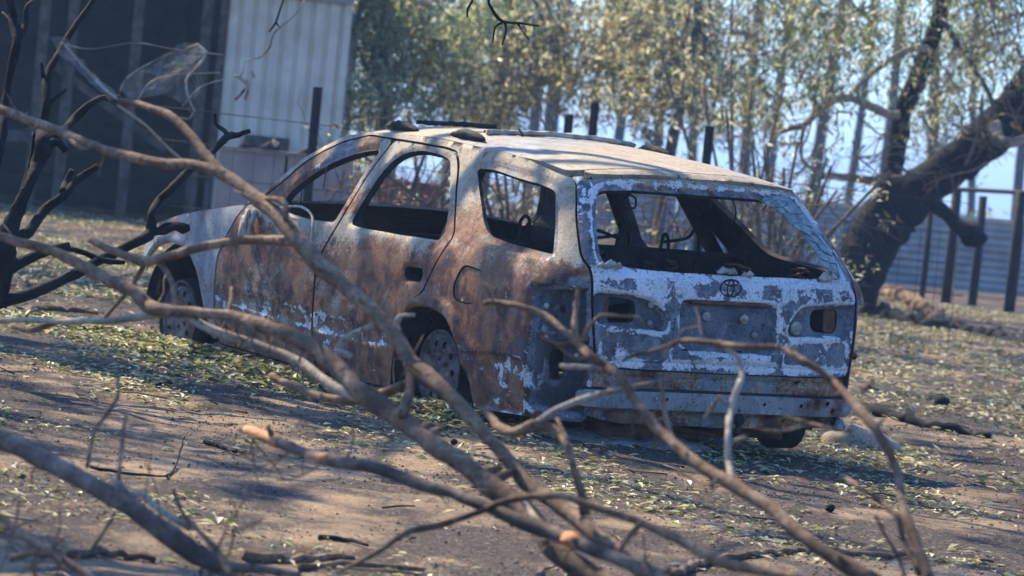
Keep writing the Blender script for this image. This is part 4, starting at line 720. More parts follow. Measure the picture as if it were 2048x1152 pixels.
# ash drifts under the tail
M_ASH = simple('pale_ash', (.20, .19, .18), (.52, .50, .47), 30, .95, .6)
for px, py, w_, lab in ((1185, 884, .30, 'grey ash heap under the left rear corner of the car'), (1330, 897, .24, 'pale ash patch on the ground under the muffler')):
    p = gpt(px, py, 0.0); n_ = 16; V = []
    for i in range(n_):
        for j in range(n_): a_ = (i / (n_ - 1) - .5) * 2; b_ = (j / (n_ - 1) - .5) * 2; x = p[0] + a_ * w_; y = p[1] + .15 + b_ * .35; h = max(0, 1 - a_ * a_ - b_ * b_) * .05 * (.4 + 1.2 * fbm(x * 14, y * 14, 3)); V.append((x, y, float(gz(x, y)) - .006 + h))
    tag(MB().add(V, [(i * n_ + j, (i + 1) * n_ + j, (i + 1) * n_ + j + 1, i * n_ + j + 1) for i in range(n_ - 1) for j in range(n_ - 1)]).build('ash_heap', M_ASH), lab, 'ash')
# burnt shrub at the left edge
sh = thing('burnt_shrub', 'black charred shrub with bare forked stems at the left edge', 'shrub', gpt(20, 600))
def loc(o, root):
    """keep world place while parenting to an unrotated empty"""
    o.data.transform(Matrix.Translation(-Vector(root.location))); o.parent = root; return o
SHR = [[(20, -30, 17.3, 9), (20, 0, 17.3, 10), (26, 34, 17.3, 11), (34, 89, 17.2, 11), (22, 137, 17.2, 9), (12, 190, 17.2, 9), (5, 260, 17.1, 10), (-10, 330, 17, 12)],
 [(66, 0, 17.4, 4), (53, 14, 17.3, 5), (51, 48, 17.3, 7), (34, 89, 17.2, 8)], [(5, 25, 17.4, 3), (25, 45, 17.3, 4), (43, 55, 17.3, 5)],
 [(200, -20, 17.6, 6), (188, 0, 17.6, 6), (150, 51, 17.5, 7), (120, 103, 17.4, 8), (92, 154, 17.3, 9), (96, 205, 17.2, 10), (85, 257, 17.2, 12), (90, 290, 17.1, 19), (75, 330, 17.1, 16), (55, 375, 17.0, 14), (30, 430, 17.0, 18), (8, 490, 17.0, 24), (0, 560, 17, 26), (-10, 610, 17, 28)],
 [(83, 125, 17.3, 3), (85, 150, 17.3, 5), (88, 200, 17.3, 4)], [(131, 180, 17.3, 4), (112, 195, 17.25, 5), (98, 208, 17.2, 7)],
 [(240, 194, 17.5, 8), (222, 200, 17.5, 6), (205, 194, 17.4, 7), (178, 209, 17.3, 8), (147, 239, 17.3, 9), (132, 256, 17.2, 9), (112, 275, 17.15, 8), (95, 290, 17.1, 10)],
 [(195, 332, 17.2, 8), (154, 362, 17.2, 9), (126, 393, 17.1, 10), (92, 418, 17.1, 10), (58, 462, 17.0, 12), (34, 480, 17.0, 14)], [(145, 340, 17.2, 7), (132, 365, 17.2, 8), (125, 385, 17.1, 9)],
 [(92, 290, 17.1, 14), (115, 283, 17.1, 10), (132, 303, 17.1, 7)], [(68, 265, 17.2, 5), (62, 320, 17.15, 6), (45, 390, 17.1, 9)],
 [(500, 262, 17.9, 5), (478, 270, 17.9, 6), (455, 273, 17.8, 8), (427, 301, 17.7, 7), (376, 342, 17.6, 8), (335, 383, 17.5, 9), (318, 397, 17.5, 9), (304, 431, 17.4, 10), (300, 465, 17.4, 13), (274, 486, 17.3, 11), (239, 500, 17.3, 11), (191, 522, 17.2, 11), (144, 550, 17.1, 12), (68, 584, 17.05, 13), (0, 604, 17.0, 15), (-30, 610, 17, 16)],
 [(430, 228, 17.9, 4), (432, 247, 17.9, 4), (450, 262, 17.85, 5), (455, 273, 17.8, 6)], [(300, 465, 17.4, 10), (330, 462, 17.4, 8), (352, 452, 17.4, 8), (368, 456, 17.4, 12), (380, 455, 17.4, 7)], [(318, 455, 17.4, 3), (335, 447, 17.4, 4), (360, 448, 17.4, 4)],
 [(250, 525, 17.2, 5), (205, 520, 17.2, 7), (150, 500, 17.2, 6), (98, 500, 17.1, 5)], [(140, 490, 17.1, 9), (100, 500, 17.1, 11), (50, 520, 17.05, 12), (15, 540, 17.0, 14)]]
for p in SHR:
    o, _, _ = limb('stem', p, M_BLACKW, None, 8, .12, shr=.9); loc(o, sh)
# netting snagged on the pale branch
q = NT('fine_netting'); v = q.mapping((1, 1, 1), 'UV'); q.col((.42, .40, .34))
br = q.n('ShaderNodeTexBrick'); br.offset = 0; q.t.links.new(v, br.inputs[0]); br.inputs['Scale'].default_value = 1; br.inputs['Mortar Size'].default_value = .11; br.inputs['Brick Width'].default_value = 1; br.inputs['Row Height'].default_value = 1; br.inputs['Mortar Smooth'].default_value = .6
tp = q.n('ShaderNodeBsdfTransparent'); mx = q.n('ShaderNodeMixShader'); q.t.links.new(q.math('MULTIPLY', br.outputs['Fac'], .6), mx.inputs[0]); q.t.links.new(tp.outputs[0], mx.inputs[1]); q.t.links.new(q.p.outputs[0], mx.inputs[2]); q.t.links.new(mx.outputs[0], q.out.inputs[0]); M_NET = q.m
def net(A, B, D0, D1, parent, n=22, k=14):
    """ruled, wrinkled sheet between two pixel polylines"""
    a = spline(np.array([list(at(x, y, D0)) for x, y in A]), n); b = spline(np.array([list(at(x, y, D1)) for x, y in B]), n); m_ = min(len(a), len(b)); a = a[np.linspace(0, len(a) - 1, m_).astype(int)]; b = b[np.linspace(0, len(b) - 1, m_).astype(int)]
    V = []; UV = []
    for j in range(k + 1):
        t = j / k; w_ = .018 * math.sin(math.pi * t)
        for i in range(m_): V.append(a[i] * (1 - t) + b[i] * t + np.array([w_ * math.sin(i * 1.1 + j * .5), .03 * math.sin(i * .7 + j * .9), w_ * math.cos(i * .8)])); UV.append((i * 3.0, j * 3.0))
    Fc = np.array([(j * m_ + i, j * m_ + i + 1, (j + 1) * m_ + i + 1, (j + 1) * m_ + i) for j in range(k) for i in range(m_ - 1)])
    o = mesh('mesh_fold', V, Fc, M_NET, parent); uv = o.data.uv_layers.new(name='u'); idx = np.empty(len(o.data.loops), np.int32); o.data.loops.foreach_get('vertex_index', idx); uv.data.foreach_set('uv', np.array(UV, np.float32)[idx].ravel()); return o
nr = thing('torn_netting', 'torn pale netting snagged on the branches before the shed', 'netting')
net([(235, 185), (262, 150), (300, 130), (345, 105), (400, 92)], [(268, 205), (300, 180), (330, 190), (362, 205), (385, 232)], 11.6, 11.5, nr)
net([(400, 92), (410, 108), (395, 128), (375, 150)], [(345, 105), (330, 130), (300, 165), (272, 205)], 11.55, 11.5, nr)
net([(135, 95), (170, 130), (200, 160), (235, 192)], [(100, 75), (140, 120), (190, 175), (225, 196)], 11.8, 11.6, nr, 20, 5)
for w_ in ([(372, 98, 11.6, 4), (395, 90, 11.6, 6), (412, 104, 11.6, 5), (398, 130, 11.55, 3.5), (372, 160, 11.5, 3), (378, 200, 11.5, 3), (389, 222, 11.5, 3), (378, 238, 11.5, 3), (345, 232, 11.5, 2)], [(120, 85, 11.9, 1.5), (180, 98, 11.8, 1.5), (270, 86, 11.7, 1.5), (345, 98, 11.6, 1.5), (450, 110, 11.6, 1.2)], [(238, 185, 11.6, 3), (255, 155, 11.6, 2.5), (290, 132, 11.6, 2), (345, 104, 11.6, 3)], [(610, 0, 11.6, 2.2), (590, 30, 11.6, 2), (548, 66, 11.6, 3), (540, 92, 11.6, 3), (520, 115, 11.6, 2), (490, 120, 11.6, 1.2)], [(272, 205, 11.5, 2), (300, 165, 11.5, 2), (345, 150, 11.5, 1.5), (440, 145, 11.6, 1.2)], [(365, 212, 11.5, 1.5), (400, 175, 11.5, 1.5), (450, 158, 11.6, 1.2)], [(130, 90, 11.8, 4), (160, 125, 11.8, 3.5), (210, 178, 11.7, 4), (240, 202, 11.6, 3)], [(235, 210, 11.6, 4), (290, 250, 11.7, 4), (330, 290, 11.8, 4), (370, 325, 11.9, 4)]):
    limb('cord', w_, M_PALE, nr, 6, .1)
# thin twigs hanging in from above
for lab, w_, tw in (('thin bare twig hanging before the white shed wall', [(572, -15, 12.2, 3), (560, 20, 12.2, 4), (552, 45, 12.2, 4), (538, 64, 12.2, 3)], [[(551, 44, 12.2, 2.5), (561, 57, 12.2, 2)]]),
                    ('dark bare twig hanging from the top edge left of centre', [(975, -15, 14.5, 4), (978, 8, 14.5, 5), (990, 28, 14.5, 6), (1008, 44, 14.5, 6), (1040, 46, 14.5, 4), (1078, 52, 14.5, 3)], [[(1010, 45, 14.5, 4), (1012, 60, 14.5, 3), (1004, 90, 14.5, 3)], [(1005, 45, 14.5, 4), (990, 55, 14.5, 3), (985, 85, 14.5, 2)], [(945, 0, 14.5, 3), (935, 20, 14.5, 3), (935, 35, 14.5, 2)], [(1035, 46, 14.5, 3), (1045, 62, 14.5, 2), (1058, 80, 14.5, 2)]])):
    o, P, R = limb('hanging_twig', w_, M_BLACKW, shr=.55); tag(o, lab, 'twig')
    for t_ in tw: limb('side_twig', t_, M_BLACKW, o, 6)
sd = thing('seed_pods', 'small cluster of dry hanging pods before the white wall', 'seed pods')
for w_ in ([(492, 122, 11.6, 1.5), (485, 145, 11.6, 2), (480, 152, 11.6, 4)], [(468, 150, 11.6, 3), (480, 156, 11.6, 5), (492, 165, 11.6, 6), (498, 176, 11.6, 4)], [(490, 176, 11.6, 3), (480, 190, 11.6, 4), (470, 200, 11.6, 3)], [(496, 178, 11.6, 3), (493, 190, 11.6, 4), (490, 200, 11.6, 3)], [(503, 140, 11.6, 3), (505, 150, 11.6, 4), (510, 155, 11.6, 3)]): limb('pod', w_, M_PALE if w_[0][1] < 160 else M_BARK, sd, 6)
# dead twig lying on the roof
o, P, R = limb('roof_twig', [(968, 262, 19.0, 3), (1010, 272, 19.0, 3), (1040, 278, 18.9, 3.5), (1075, 284, 18.8, 3), (1098, 291, 18.7, 4)], M_BLACKW); tag(o, 'dead black twig lying on the car roof', 'twig')
for t_ in ([(1040, 278, 18.9, 3), (1045, 270, 18.9, 2), (1038, 258, 18.9, 2)], [(1030, 276, 18.9, 3), (1022, 283, 18.9, 2.5), (1040, 286, 18.9, 2)], [(1010, 272, 19, 3), (1025, 280, 18.9, 3), (1060, 292, 18.8, 2.5), (1092, 296, 18.7, 2)]): limb('side_twig', t_, M_BLACKW, o, 6)
# ------------------------------------------------------------------ background
def ground_under(px, py, D):
    p = at(px, py, D); return np.array([p[0], p[1], float(gz(p[0], p[1]))])
# shed: open dark bay, pale ribbed wall panel, posts, roof
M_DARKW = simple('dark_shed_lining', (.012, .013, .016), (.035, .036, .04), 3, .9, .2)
M_WHITE = simple('cream_ribbed_steel', (.58, .53, .42), (.74, .69, .57), 3, .55, .05, 30, .4)
M_POST = simple('weathered_timber', (.05, .042, .036), (.13, .11, .09), 8, .9, .5)
M_GALV = simple('galvanised_sheet', (.24, .24, .235), (.42, .415, .40), 2.5, .5, .05, 30, .5)
M_CONC = simple('grey_pink_concrete', (.26, .215, .19), (.38, .32, .285), 3, .9, .15)
M_RED = simple('faded_red_steel', (.22, .055, .045), (.36, .10, .08), 4, .7, .1)
M_CREAM = simple('cream_board', (.48, .42, .30), (.62, .56, .42), 4, .8, .1)
shed = thing('farm_shed', 'dark open farm shed with a pale ribbed wall at upper left', 'shed', ground_under(300, 430, 43))
S0 = np.array(shed.location)
def shed_part(name, mb, m_, sm=False): o = mb.build(name, m_, None, sm); return loc(o, shed)
xa = at(452, 100, 43)[0]; xb = at(684, 100, 43)[0]; yw = at(560, 100, 43)[1]; zt = at(560, -4, 43)[2]; zg = S0[2]
b = MB(); n = 8; w_ = (xb - xa) / n; prof = []
for i in range(n):
    x0 = xa + i * w_; prof += [(x0, 0), (x0 + w_ * .62, 0), (x0 + w_ * .72, .03), (x0 + w_ * .88, .03)]
prof.append((xb, 0)); V = [(x, yw + d, z) for x, d in prof for z in (zg, zt)]; b.add(V, [(2 * i, 2 * i + 2, 2 * i + 3, 2 * i + 1) for i in range(len(prof) - 1)])
V = [(x, yw + d + .012, z) for x, d in prof for z in (zg, zt)]; b.add(V, [(2 * i + 1, 2 * i + 3, 2 * i + 2, 2 * i) for i in range(len(prof) - 1)])
shed_part('wall_panel', b, M_WHITE); shed_part('wall_capping', MB().box((xa - .05, yw - .05, zt), (xb + .06, yw + .08, zt + .10)), M_GALV)
shed_part('corner_flashing', MB().box((xb, yw - .03, zg), (xb + .07, yw + .05, zt - .003)), M_WHITE); shed_part('jamb', MB().box((xa - .09, yw - .03, zg), (xa - .003, yw + .09, zt)), M_POST)
xl = xa - 7.5; yb = yw + 4.2
b = MB(); k = 60; V = []; 
for i in range(k + 1): x = xl + (xa + .4 - xl) * i / k; V += [(x, yb + (.02 if i % 3 else 0), zg), (x, yb + (.02 if i % 3 else 0), zt + .4)]
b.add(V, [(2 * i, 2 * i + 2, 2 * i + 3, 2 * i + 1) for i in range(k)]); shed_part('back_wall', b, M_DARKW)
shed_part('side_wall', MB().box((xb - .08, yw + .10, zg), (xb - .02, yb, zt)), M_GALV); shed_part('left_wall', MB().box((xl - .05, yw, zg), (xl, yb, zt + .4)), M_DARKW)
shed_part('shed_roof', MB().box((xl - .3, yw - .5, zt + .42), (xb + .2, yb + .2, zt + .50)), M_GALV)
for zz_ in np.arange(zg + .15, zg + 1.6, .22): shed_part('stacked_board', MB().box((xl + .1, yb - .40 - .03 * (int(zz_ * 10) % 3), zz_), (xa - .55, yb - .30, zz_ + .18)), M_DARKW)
for px in (75, 132, 262, 400): p = at(px, 200, 43.1); shed_part('post', MB().box((p[0] - .055, p[1] - .05, zg), (p[0] + .055, p[1] + .06, zt + .42)), M_POST)
shed_part('rusty_patch', MB().obox(at(488, 284, 42.9), at(578, 293, 42.9), .012, .17, up=(0, 0, 1)), M_POST); shed_part('brace', MB().obox(at(95, 120, 43.2), at(330, 300, 43.2), .08, .08), M_POST); shed_part('low_rail', MB().obox(at(-60, 268, 43.0), at(70, 272, 43.0), .06, .12), M_POST)
# low concrete tanks and boxes behind the bonnet
tkk = thing('concrete_trough', 'pale concrete trough with debris on top behind the bonnet', 'trough', ground_under(570, 440, 38.5)); T0 = np.array(tkk.location)
for i, (p0, p1, top) in enumerate(((438, 574, 305), (576, 704, 318))):
    A = at(p0, top, 38.5); B = at(p1, top, 38.5); z1 = (A[2] + B[2]) / 2; mb = MB(); mb.box((A[0], A[1], T0[2]), (B[0] - .01, A[1] + .6, z1)); mb.box((A[0] - .012, A[1] - .03, z1 + .002), (B[0], A[1] + .63, z1 + .035)); loc(mb.build('slab', M_CONC, None, False), tkk)
dbz = [((470, 302), (505, 298), .05), ((520, 298), (560, 300), .05), ((545, 296), (556, 290), .05), ((590, 312), (640, 308), .06), ((630, 312), (660, 312), .07)]
for i, (a_, c_, r_) in enumerate(dbz):
    A = at(*a_, 38.7); B = at(*c_, 38.7); o = MB().tube([A, (A + B) / 2 + [0, 0, .03], B], [r_ * .4, r_, r_ * .5], 7, .3, seed=i).build('burnt_debris', M_SOOT if i != 2 else M_ALU); tag(o, ['black melted sheet lying at the left end of the trough', 'black scrap lying mid trough', 'small pale scrap standing on the trough', 'black heap on the right slab of the trough', 'black lump at the right end of the trough'][i], 'debris', 'burnt debris on the trough')
def boxthing(name, label, cat, p0, p1, D, dep, m_, lid=None):
    A = at(p0[0], p0[1], D); B = at(p1[0], p1[1], D); g = ground_under((p0[0] + p1[0]) / 2, p1[1], D); t = thing(name, label, cat, g); z1 = (A[2] + at(p1[0], p0[1], D)[2]) / 2
    mb = MB(); mb.box((A[0], A[1], g[2]), (B[0], A[1] + dep, z1)); loc(mb.build('shell', m_, None, False), t); mb = MB(); mb.box((A[0] - .03, A[1] - .03, z1 + .003), (B[0] + .03, A[1] + dep + .03, z1 + .05)); loc(mb.build('lid', lid or m_, None, False), t)
    for k in (.25, .5, .75): x = A[0] + (B[0] - A[0]) * k; loc(MB().box((x - .02, A[1] - .02, g[2]), (x + .02, A[1] - .003, z1)).build('rib', m_, None, False), t)
    return t
boxthing('red_metal_bin', 'faded red steel bin seen through the rear door window', 'bin', (655, 368), (870, 440), 41.5, .9, M_RED)
boxthing('cream_box', 'cream boxy cabinet seen through the front door window', 'box', (682, 352), (742, 410), 40, .5, M_CREAM)
# steel pickets with wires
M_PICK = simple('rusty_black_steel', (.012, .012, .015), (.04, .032, .03), 10, .8, .3)
PK = [(635, 174, 31, 'black steel picket standing before the white wall'), (1138, 228, 33, 'left of two close steel pickets above the roof'), (1190, 206, 34, 'right of two close steel pickets above the roof'), (1419, 252, 32, 'black steel picket above the right end of the roof')]
for px, py, D, lab in PK:
    tp_ = at(px, py, D); g = float(gz(tp_[0], tp_[1])); mb = MB()
    for a in (0.3, 2.4, 4.5): mb.obox((tp_[0] + .017 * math.cos(a), tp_[1] + .017 * math.sin(a), g - .2), (tp_[0] + .017 * math.cos(a), tp_[1] + .017 * math.sin(a), tp_[2]), .012, .045, up=(math.cos(a), math.sin(a), 0))
    tag(mb.build('steel_picket', M_PICK, None, False), lab, 'post', 'steel pickets of the wire fence')
wf = thing('wire_fence', 'thin wire mesh fence strung behind the car', 'fence', ground_under(1000, 500, 33)); 
pts = [np.array([at(p[0], p[1], p[2])[0], at(p[0], p[1], p[2])[1]]) for p in PK]; pts = [pts[0] + [-1.2, -.3]] + pts + [pts[-1] + [2.2, .4]]
for h in (.25, .5, .75, 1.0, 1.25):
    P = [(p[0], p[1] + .03, float(gz(*p)) + h) for p in pts]; loc(MB().tube(P, .0035, 4).build('wire', M_PICK), wf)
L_ = np.concatenate([[0], np.cumsum([np.linalg.norm(b_ - a_) for a_, b_ in zip(pts, pts[1:])])])
for s in np.arange(.15, L_[-1], .16):
    x = np.interp(s, L_, [p[0] for p in pts]); y = np.interp(s, L_, [p[1] for p in pts]) + .03; g = float(gz(x, y)); loc(MB().tube([(x, y, g + .02), (x, y, g + 1.0)], .0028, 4).build('upright_wire', M_PICK), wf)
# yard rail fence and corrugated iron fence at the right
rf_ = thing('rail_fence', 'dark post and rail fence at the right edge', 'fence', ground_under(1950, 590, 50))
tops = []
for px, py, D, r_ in ((1862, 408, 51, .045), (1914, 377, 50, .075), (1966, 392, 50.6, .065), (2042, 383, 48.5, .08), (2110, 390, 48, .08)):
    t_ = at(px, py, D); g = float(gz(t_[0], t_[1])); mb = MB(); mb.tube([(t_[0], t_[1], g - .1), (t_[0] + .01, t_[1], (g + t_[2]) / 2), (t_[0], t_[1], t_[2])], r_ * .85, 9, .08); loc(mb.build('post', M_PICK), rf_); tops.append((t_, r_))
loc(MB().tube([at(1900, 378, 49.9), at(1966, 381, 49.7), at(2060, 386, 48.4), at(2120, 390, 48)], .03, 8, .1).build('rail', M_PICK), rf_)
cf = thing('corrugated_fence', 'grey corrugated iron fence behind the black tree', 'fence', ground_under(1850, 560, 56)); C0 = np.array(cf.location)
xs0 = at(1160, 470, 56)[0]; ysf = at(1850, 470, 56)[1]; ztop = at(1850, 432, 56)[2]; zbot = C0[2] + .03
for k in range(6):
    x0 = xs0 + k * 1.32; x1 = x0 + 1.30; N = 60; V = []; yo = .004 * (k % 2)
    for i in range(N + 1): z = zbot + (ztop - zbot) * i / N; yy = ysf + yo + .016 * math.sin(2 * math.pi * (z - zbot) / .105); V += [(x0, yy, z), (x1, yy, z)]
    loc(MB().add(V, [(2 * i, 2 * i + 1, 2 * i + 3, 2 * i + 2) for i in range(N)]).build('iron_sheet', M_GALV), cf)
loc(MB().box((xs0, ysf - .03, ztop), (xs0 + 7.9, ysf + .05, ztop + .06)).build('capping', M_CREAM, None, False), cf)
# ---- trees
GREENS = np.array([(.05, .095, .03), (.10, .15, .05), (.20, .25, .10), (.55, .56, .36)])  # palest colours here and in OLIVES also paint in bright leaf glints
OLIVES = np.array([(.10, .12, .06), (.20, .20, .10), (.46, .43, .27), (.78, .72, .54), (.22, .15, .08)])
M_LEAF = leafmat('gum_leaf', .30, .55)
M_BKT = barkmat('hazy_trunk_bark', (.06, .06, .065), (.12, .115, .115), (.22, .20, .19))
M_TWIGB = barkmat('dry_twig', (.09, .06, .045), (.19, .135, .095), (.33, .25, .18))
def crown_mesh(clumps, pal, lmin, lmax, droop=.5, wr=(.18, .32), flat=.7):
    """clumps: rows (x, y, z, rx, ry, rz, n)"""
    V = []; Fs = []; C = []; n0 = 0
    for x, y, z, rx, ry, rz, n in clumps:
        n = int(n); d = rng.normal(0, 1, (n, 3)); d /= np.linalg.norm(d, axis=1)[:, None]; d *= rng.random((n, 1)) ** .45
        # leaves sit in sprays: pull towards a few random strands
        st = rng.normal(0, .55, (max(3, n // 14), 3)); k = rng.integers(0, len(st), n); d = d * .45 + st[k] * .75 + np.outer(rng.random(n) - .3, [0, 0, -.5])
        P = np.array([x, y, z]) + d * [rx, ry, rz]; L = rng.uniform(lmin, lmax, n); c = pal[rng.integers(0, len(pal), n)] * rng.uniform(.7, 1.25, (n, 1))
        v, f, cc = leaf_cards(P, L, L * rng.uniform(*wr, n), c, flat, droop); V.append(v); Fs.append(f + n0); C.append(cc); n0 += len(v)
    return np.concatenate(V), np.concatenate(Fs), np.concatenate(C)
def twigs(starts, seed, depth=3, L=.6, r=.012, up=.1, curl=.5):
    """bare branching twigs as one mesh"""
    g = np.random.default_rng(seed); mb = MB()
    def grow(p, d, L, r, k):
        n = 4; P = [p]
        for i in range(n): d = d + g.normal(0, .16 * curl * 2, 3) + [0, 0, up * .2]; d /= np.linalg.norm(d); P.append(P[-1] + d * L / n)
        mb.tube(P, np.linspace(r, r * .55, n + 1), 4, 0, cap=False)
        if k > 0:
            for _ in range(g.integers(2, 4)):
                i = g.integers(1, n + 1); e = d + g.normal(0, .6, 3); e /= np.linalg.norm(e); grow(P[i], e, L * g.uniform(.5, .8), r * .6, k - 1)
    for p, d in starts: grow(np.array(p, float), np.array(d, float), L * g.uniform(.7, 1.2), r, depth)
    return mb
def tree(name, label, base, trunk, clumps, pal, lsz, bark, limbs=(), group=None, droop=.5, tw=None, cat='tree', wr=(.18, .32)):
    t = thing(name, label, cat, base, group); P, R = trunk
    loc(MB().tube(P, R, 10, .08, seed=int(abs(base[0]) * 100)).build('trunk', bark), t)
    for lp, lr in limbs: loc(MB().tube(lp, lr, 7, .1).build('limb', bark), t)
    if tw is not None: o = loc(tw.build('twigs', M_TWIGB), t); o['kind'] = 'stuff'
    if len(clumps): v, f, c = crown_mesh(clumps, pal, *lsz, droop=droop, wr=wr); o = loc(mesh('crown', v, f, M_LEAF, cols=c, smooth=False), t)
    return t
def pxclumps(regs, n_leaf, spread=1.0):
    """regs: (px, py, D, rx_px, ry_px, count) -> clump rows spread through the region's volume"""
    out = []
    for px, py, D, rx, ry, cnt in regs:
        for _ in range(cnt):
            a = rng.normal(0, .5, 2); x = px + a[0] * rx; y = py + a[1] * ry; d = D + rng.normal(0, 1.2) * spread; p = at(x, y, d); s = rng.uniform(.22, .5); out.append((*p, s * 1.2, s * 1.2, s, n_leaf))
    return out
def trunk_up(px, py, D, h, r, lean=(0, 0), wob=.12):
    g = ground_under(px, py, D); k = np.linspace(0, 1, 9); P = np.array([g + [lean[0] * t * h + wob * math.sin(t * 5 + px), lean[1] * t * h, t * h - .1] for t in k]); return g, (P, r * (1.25 - .6 * k) * np.where(k == 0, 1.3, 1))
def limbs_to(P, R, cl, k, seed):
    g = np.random.default_rng(seed); out = []
    for _ in range(k):
        c = cl[g.integers(0, len(cl))]; i = g.integers(len(P) // 3, len(P)); q_ = np.array(c[:3]); m_ = (P[i] + q_) / 2 + g.normal(0, .15, 3); S = spline(np.array([P[i], m_, q_]), 8); out.append((S, np.linspace(R[i] * .5, .012, len(S))))
    return out
def gum(label, px, py, D, h, r, regs, pal, nl, lsz, bark, seed, lean=(0, 0), nlimb=16, ntw=30, group='leafy trees behind the car', droop=.5):
    cl = pxclumps(regs, nl); g, (P, R) = trunk_up(px, py, D, h, r, lean); lm = limbs_to(P, R, cl, nlimb, seed); G = np.random.default_rng(seed)
    tw = twigs([(np.array(cl[G.integers(0, len(cl))][:3]), G.normal(0, 1, 3) + [0, 0, -.2]) for _ in range(ntw)], seed, 3, .55, .011) if ntw else None
    return tree('gum_tree', label, g, (P, R), cl, pal, lsz, bark, lm, group, droop, tw)
gum('dense green leafy tree right of the white shed wall', 736, 470, 47, 5, .09, [(770, 60, 47, 75, 110, 44), (860, 130, 48, 85, 110, 36), (740, 190, 47, 50, 70, 18), (900, 30, 48, 90, 80, 26), (820, -60, 47, 140, 60, 30)], np.vstack([GREENS[1:], GREENS[2:], OLIVES[1:4]]), 85, (.08, .16), M_BKT, 3)
gum('olive leafy tree above the middle of the car roof', 960, 480, 50, 5, .08, [(1000, 90, 50, 90, 110, 34), (960, 200, 49, 70, 60, 16), (1080, 40, 51, 90, 90, 26), (1010, 230, 50, 40, 50, 8), (1100, 150, 50, 60, 60, 8)], OLIVES, 110, (.08, .15), M_BKT, 5)
gum('pale olive tree above the tail of the roof', 1330, 500, 48, 5, .07, [(1190, 110, 49, 80, 100, 26), (1300, 150, 48, 90, 90, 28), (1400, 90, 49, 90, 110, 28), (1420, 200, 48, 60, 50, 12), (1240, 20, 50, 100, 60, 24), (1330, 40, 49, 100, 60, 18)], OLIVES, 95, (.08, .15), M_BKT, 7)
# the black leaning tree at the right
bt = thing('burnt_leaning_tree', 'large black trunked tree leaning right beside the car tail', 'tree', ground_under(1705, 600, 44), None)
def tl(pts, m_=M_BLACKW, name='limb', n=12): o, P, R = limb(name, pts, m_, None, n, .03, shr=1.0, jit=.14 if pts[0][3] > 20 else .5, wob=.04); loc(o, bt); return P, R
tl([(1688, 640, 44, 62), (1704, 590, 44, 54), (1722, 545, 44, 50), (1745, 490, 44, 52), (1775, 440, 44, 56), (1825, 395, 44, 46), (1900, 335, 44, 41), (1975, 275, 44, 44), (2040, 215, 44, 48), (2110, 110, 44, 48), (2190, -60, 44, 44), (2300, -300, 44, 38)], name='trunk', n=16)
tl([(1768, 470, 43.9, 34), (1772, 420, 43.9, 27), (1782, 360, 43.8, 21), (1798, 280, 43.8, 18), (1806, 225, 43.7, 18), (1832, 165, 43.7, 20), (1856, 100, 43.6, 17), (1880, 30, 43.6, 16), (1905, -60, 43.5, 14), (1950, -200, 43, 12)])
tl([(1800, 229, 43.6, 9), (1770, 226, 43.6, 9), (1741, 212, 43.5, 9), (1715, 200, 43.4, 8), (1690, 197, 43.3, 9), (1652, 208, 43.2, 8), (1608, 248, 43.1, 7), (1580, 258, 43, 6), (1550, 268, 43, 5)], M_PALE)
tl([(1856, 97, 43.5, 8), (1820, 99, 43.5, 7), (1775, 123, 43.4, 6), (1735, 155, 43.3, 5), (1700, 187, 43.2, 5)], M_PALE)
tl([(1880, 30, 43.5, 7), (1905, 70, 43.4, 6), (1935, 120, 43.3, 5), (1975, 180, 43.3, 5), (1988, 220, 43.3, 5)], M_TWIGB)
tl([(1985, 250, 43.3, 16), (1995, 272, 43.2, 14), (2000, 285, 43.1, 12), (2030, 283, 43, 10), (2070, 275, 43, 9)], M_PALE)
tl([(1640, 350, 43.6, 7), (1700, 355, 43.6, 8), (1760, 362, 43.6, 9), (1800, 358, 43.6, 9), (1825, 352, 43.6, 8)], M_TWIGB)
tl([(1868, 405, 43.4, 14), (1890, 425, 43.3, 14), (1925, 458, 43.2, 16), (1940, 470, 43.2, 26), (1955, 474, 43.2, 22), (1972, 470, 43.2, 8)])
tl([(1790, 455, 43.8, 24), (1800, 470, 43.7, 22), (1795, 485, 43.7, 12)])
tl([(1608, 250, 43, 4), (1602, 300, 43, 4), (1615, 330, 43, 3.5), (1690, 360, 43, 3), (1705, 320, 43, 3), (1730, 290, 43, 2.5)], M_PALE)
tl([(1790, 330, 43, 4), (1815, 345, 43, 3.5), (1832, 360, 43, 3)], M_TWIGB); tl([(1930, 330, 43, 3), (1945, 300, 43, 4), (1960, 250, 43, 4), (1965, 190, 43, 3)], M_TWIGB)
G = np.random.default_rng(77); st = []
for _ in range(70): x = G.uniform(1480, 2060); y = G.uniform(-20, 330) * (1 if x > 1600 else .95); st.append((at(x, y, 43 + G.normal(0, .8)), G.normal(0, 1, 3) + [-.3, 0, -.1]))
o = loc(twigs(st, 78, 3, .62, .012, -.1, .8).build('twigs', M_TWIGB), bt); o['kind'] = 'stuff'
cl = pxclumps([(1560, 100, 43, 60, 110, 14), (1650, 90, 43.5, 60, 120, 14), (1720, 60, 43.5, 60, 90, 12), (1800, 60, 44, 70, 80, 12), (1900, 170, 45.5, 60, 70, 12), (1960, 90, 45, 70, 80, 16), (2030, 60, 43, 50, 90, 14), (1680, 170, 43, 60, 60, 6), (1520, 200, 43, 60, 80, 12), (1860, 240, 46, 50, 50, 6), (1930, -30, 43, 150, 50, 24), (1620, 30, 43, 80, 60, 8)], 85)
v, f, c = crown_mesh(cl, np.vstack([GREENS[:3], OLIVES]), .06, .14, .9, (.14, .24)); loc(mesh('crown', v, f, M_LEAF, cols=c, smooth=False), bt)
